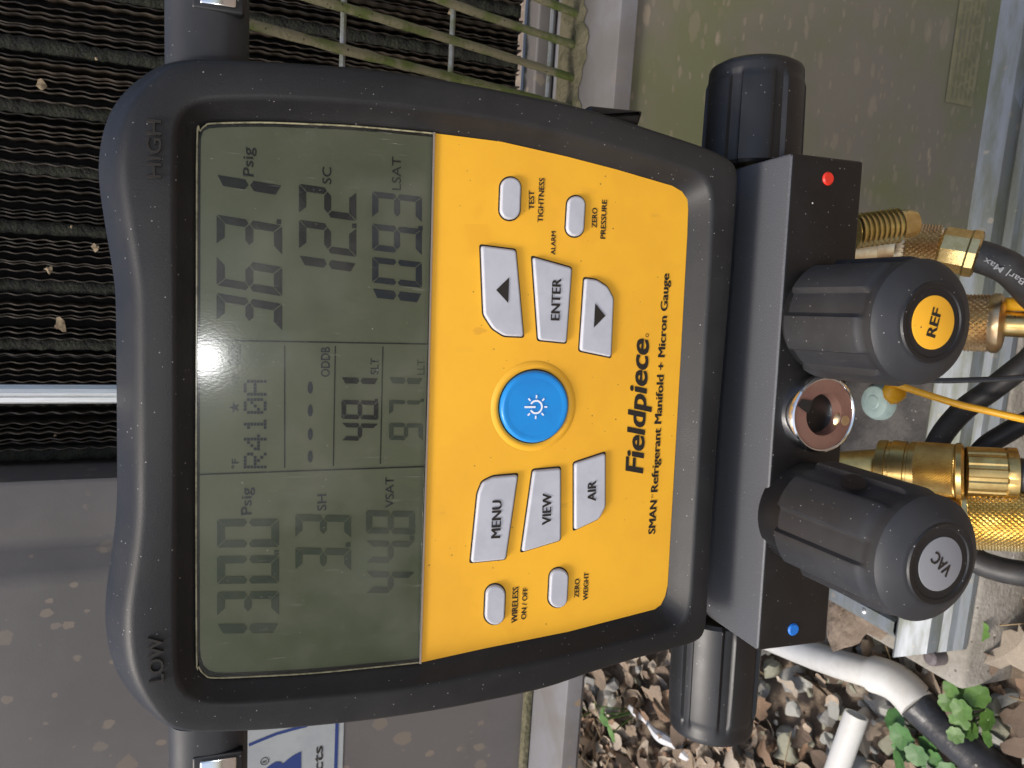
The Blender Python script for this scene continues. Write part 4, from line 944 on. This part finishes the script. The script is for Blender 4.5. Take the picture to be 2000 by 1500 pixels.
# white drain pipe with elbow and black pipe
pz = .050
d = thing('drain_pipe', 'white plastic drain pipe with an elbow leading into a black pipe', 'pipe', Matrix.Translation(gnd(1735, 1325, pz))); q = gnd(1735, 1325, pz)
tube('pipe', [gnd(x, y, pz) - q for x, y in ((1380, 1195), (1480, 1237), (1600, 1284), (1690, 1312), (1735, 1325))], .0150, M['pvc'], d, 28, 8)
tube('elbow', [gnd(x, y, pz) - q for x, y in ((1708, 1317), (1725, 1322), (1748, 1332), (1768, 1348), (1786, 1368), (1794, 1378))], .0182, M['pvc'], d, 32, 8)
tube('black_pipe', [gnd(x, y, pz - k) - q for x, y, k in ((1786, 1368, 0), (1820, 1400, .008), (1870, 1445, .014), (1930, 1500, .020), (2010, 1570, .025), (2200, 1750, .03))], .0185, M['tape'], d, 28, 10, jitter=.012)
p0, p1 = gnd(1673, 1396, .062), gnd(1620, 1545, .085)
o = thing('pipe_stub', 'short white plastic pipe stub with an open mouth among the stones', 'pipe', Matrix.Translation(p0))
tube('pipe', [V((0, 0, 0)), (p1 - p0) * .5, (p1 - p0) * 1.0, (p1 - p0) * 1.6], .0118, M['pvc'], o, 28, 4, inner=.82)
o = world_tube('white_strip', [bank_hit(x, y) + V((0, 0, z - .022)) for x, y, z in ((1232, 1378, .022), (1258, 1396, .026), (1290, 1432, .028), (1320, 1456, .022), (1345, 1478, .024), (1372, 1502, .022), (1410, 1530, .015))], lambda t: .0065 + .0035 * math.sin(t * 19) * math.sin(t * 7), M['stick'], 'ragged white strip half buried in dry leaves', 'strip', 7)

# ------------------------------------------------------------------ leaf litter, stones, weeds
def leaf_mesh(seed):
    rnd = random.Random(seed); n = 7; L_ = 1.0; vs, fs = [], []; lob = rnd.random() < .4
    cu, cv = rnd.uniform(-.9, .9), rnd.uniform(-.3, .7)
    for i in range(n + 1):
        t = i / n; wd = .34 * math.sin(math.pi * min(1, t * .96 + .04)) ** .8 * (1 + (.35 * math.sin(t * 15) if lob else .1 * rnd.uniform(-1, 1)))
        zc = cu * (t - .5) ** 2
        vs += [(t - .5, wd, zc + cv * wd * rnd.uniform(.5, 1.2)), (t - .5, 0, zc), (t - .5, -wd, zc + cv * wd * rnd.uniform(.3, 1.2))]
    for i in range(n):
        a = 3 * i; fs += [(a, a + 1, a + 4, a + 3), (a + 1, a + 2, a + 5, a + 4)]
    return vs, fs
LM = [leaf_mesh(i) for i in range(10)]
ldata = []
for i, (vs, fs) in enumerate(LM):
    for c_ in range(5):
        m_ = bpy.data.meshes.new('leaf'); m_.from_pydata(vs, [], fs); m_.materials.append(M['leaf%d' % c_]); m_.update(); ldata.append(m_)
def stone_mesh(seed):
    import bmesh
    rnd = random.Random(seed); bm = bmesh.new(); bmesh.ops.create_icosphere(bm, subdivisions=2, radius=1)
    ax = [V((rnd.gauss(0, 1), rnd.gauss(0, 1), rnd.gauss(0, 1))).normalized() for _ in range(9)]; ds = [rnd.uniform(.35, .75) for _ in range(9)]
    for v in bm.verts:
        for a, d_ in zip(ax, ds):
            k = v.co.dot(a)
            if k > d_: v.co -= a * (k - d_)
        v.co *= 1 + rnd.uniform(-.03, .03)
        v.co.z *= .65
    m_ = bpy.data.meshes.new('stone'); bm.to_mesh(m_); bm.free(); m_.polygons.foreach_set('use_smooth', [True] * len(m_.polygons)); m_.set_sharp_from_angle(angle=R(32)); return m_
sdata = []
for i in range(8):
    for key_ in ('stone', 'stone2', 'stone3'):
        m_ = stone_mesh(i); m_.materials.append(M[key_]); sdata.append(m_)
def proj(p):
    q = p - CAM; z = q.dot(FWD)
    return (1000 + FPX * q.dot(DWN) / z, 750 - FPX * q.dot(RGT) / z) if z > 0 else (-9999, -9999)
def on_pad(p, m=.01):
    c = CMI @ p; return c.x > pc.x - m and pf - m < c.y < 1.12
def stone_weight(p):
    """white gravel lies along the pad; further off only leaves"""
    c = CMI @ p
    dd = max(pc.x - c.x, pf - c.y, 0)
    return .92 if dd < .14 else max(.05, .92 * (1 - (dd - .14) / .12))
rnd = random.Random(21)
indiv, bulkv, bulkf, bulkm = [], [], [], []
cand = []
for i in range(5200):                       # stones
    p = V((rnd.uniform(-.8, .6), rnd.uniform(.15, 1.2), 0)); 
    if on_pad(p, .012) or rnd.random() > stone_weight(p) + .03: continue
    p.z = gz(p.x, p.y) + rnd.uniform(.006, .022); s_ = rnd.choice((.006, .008, .010, .013, .016, .020)) * rnd.uniform(.8, 1.2)
    cand.append(('stone', p, s_))
for i in range(26000):
    p = V((rnd.uniform(-1.15, .4), rnd.uniform(.15, 1.6), 0))
    if on_pad(p, .0): continue
    if rnd.random() < stone_weight(p) * (.97 if (CMI @ p).y < pf else .86): continue
    p.z = gz(p.x, p.y) + rnd.uniform(.008, .034); cand.append(('leaf', p, rnd.choice((.010, .014, .018, .024, .03, .044)) * rnd.uniform(.8, 1.25)))
def inview(p):
    x, y = proj(p); return -60 < x < 2060 and -60 < y < 1560 and (x > 1050 and y > 1180 or x > 1850)
BM = {}
cnt = {'stone': 0, 'leaf': 0}
cand.sort(key=lambda c: (not inview(c[1]), -c[2] / (c[1] - CAM).length))
for kind, p, s_ in cand:
    me = rnd.choice(sdata if kind == 'stone' else ldata)
    rot = Matrix.Rotation(rnd.uniform(0, 6.283), 4, 'Z') @ Matrix.Rotation(rnd.gauss(0, .5), 4, 'X') @ Matrix.Rotation(rnd.gauss(0, .45), 4, 'Y')
    sc_ = V((s_, s_ * rnd.uniform(.6, 1), s_ * rnd.uniform(.6, 1))) if kind == 'stone' else V((s_, s_ * rnd.uniform(.7, 1.2), s_))
    mw = Matrix.Translation(p) @ rot @ Matrix.Diagonal(sc_).to_4x4()
    if cnt[kind] < 290 and inview(p):
        o = link(bpy.data.objects.new(kind, me), ground); o.matrix_local = mw; cnt[kind] += 1
    else:
        vs, fs, ms, mats = BM.setdefault(kind, ([], [], [], [])); b = len(vs)
        mt = me.materials[0]
        if mt not in mats: mats.append(mt)
        vs += [mw @ v.co for v in me.vertices]
        for pl_ in me.polygons: fs.append(tuple(b + k for k in pl_.vertices)); ms.append(mats.index(mt))
for kind, (vs, fs, ms, mats) in BM.items():
    m_ = bpy.data.meshes.new('leaf_litter' if kind == 'leaf' else 'gravel'); m_.from_pydata([tuple(v) for v in vs], [], fs)
    for mt in mats: m_.materials.append(mt)
    m_.polygons.foreach_set('material_index', ms); m_.update()
    o = link(bpy.data.objects.new(m_.name, m_)); o['kind'] = 'stuff'; o['label'] = 'brown dry leaf litter spread over the soil' if kind == 'leaf' else 'pale broken gravel along the pad'
# straw and needles
vs, fs = [], []
for i in range(260):
    p = V((rnd.uniform(-.9, .5), rnd.uniform(.25, 1.3), 0))
    if on_pad(p, -.02): continue
    p.z = gz(p.x, p.y) + rnd.uniform(.022, .04); a = rnd.uniform(0, 6.283); Ls = rnd.uniform(.03, .10); dv = V((math.cos(a), math.sin(a), rnd.uniform(-.15, .15))) * Ls; nn = V((-math.sin(a), math.cos(a), 0)) * .0007; b = len(vs)
    md = p + dv * .5 + V((0, 0, .004)) + nn * rnd.uniform(-6, 6); up = V((0, 0, .0009))
    for c_ in (p, md, p + dv): vs += [c_ - nn, c_ + nn, c_ + up]
    for k in (0, 3):
        for j in range(3): fs.append((b + k + j, b + k + (j + 1) % 3, b + k + 3 + (j + 1) % 3, b + k + 3 + j))
o = mesh('dry_straw', vs, fs, M['straw']); o['kind'] = 'stuff'; o['label'] = 'thin dry straws and needles on the litter'
# weeds
def scallop(r, n=26, lobes=7):
    return [(r * (1 + .22 * abs(math.sin(lobes * math.pi * i / n))) * math.cos(2 * math.pi * i / n), r * (1 + .22 * abs(math.sin(lobes * math.pi * i / n))) * math.sin(2 * math.pi * i / n)) for i in range(n)]
def weed(px, py, leaves, mat, label, rr, hh=.03, slim=1.0):
    b = bank_hit(px, py); b.z = gz(b.x, b.y); t = thing('weed', label, 'weed', Matrix.Translation(b))
    for i in range(leaves):
        a = i * 2.4 + rnd.uniform(-.4, .4); rad = rr * (.5 + .75 * math.sqrt(i)) ; c = V((math.cos(a) * rad, math.sin(a) * rad, hh * rnd.uniform(.6, 1.2) + .022))
        r_ = rr * rnd.uniform(.75, 1.1); tl = Matrix.Rotation(rnd.uniform(-.45, .45), 4, 'X') @ Matrix.Rotation(rnd.uniform(-.45, .45), 4, 'Y') @ Matrix.Rotation(a, 4, 'Z')
        rg = []
        for k_, dz in ((.12, -.10), (.55, .02), (1, .10)): rg.append([tl @ V((x * k_, y * k_ * slim, dz * r_ * (1 + .3 * math.sin(5 * j)))) + c for j, (x, y) in enumerate(scallop(r_))])
        vs, fs = loft(rg, True, False); lf = mesh('leaf', vs, fs, mat, t)
        tube('stalk', [V((0, 0, -.004)), c * .5 + V((0, 0, .004)), c + V((0, 0, -.001))], .0009, mat, lf, 6, 4)
weed(1932, 1212, 5, M['green'], 'small bright green weed sprouting beside the pad front', .009, .030)
weed(1930, 1385, 10, M['green'], 'round leaved green weed beside the pad corner and black pipe', .0085, .025)
weed(1800, 1440, 5, M['green2'], 'dark green weed under the white elbow among white stones', .011, .02)
weed(1860, 1490, 5, M['green2'], 'green weed half hidden by the black pipe', .010, .02)
weed(1232, 1392, 5, M['green'], 'thin green seedling in the leaves below the side knob', .010, .04, .6)
weed(1155, 1385, 4, M['green'], 'green seedling growing in dry leaves under the ledge', .011, .03, .5)
weed(1110, 1475, 3, M['green'], 'tiny green sprout in dry leaves by the overhang', .008, .03, .6)

# ------------------------------------------------------------------ the phone's lamp, mirrored in the display window
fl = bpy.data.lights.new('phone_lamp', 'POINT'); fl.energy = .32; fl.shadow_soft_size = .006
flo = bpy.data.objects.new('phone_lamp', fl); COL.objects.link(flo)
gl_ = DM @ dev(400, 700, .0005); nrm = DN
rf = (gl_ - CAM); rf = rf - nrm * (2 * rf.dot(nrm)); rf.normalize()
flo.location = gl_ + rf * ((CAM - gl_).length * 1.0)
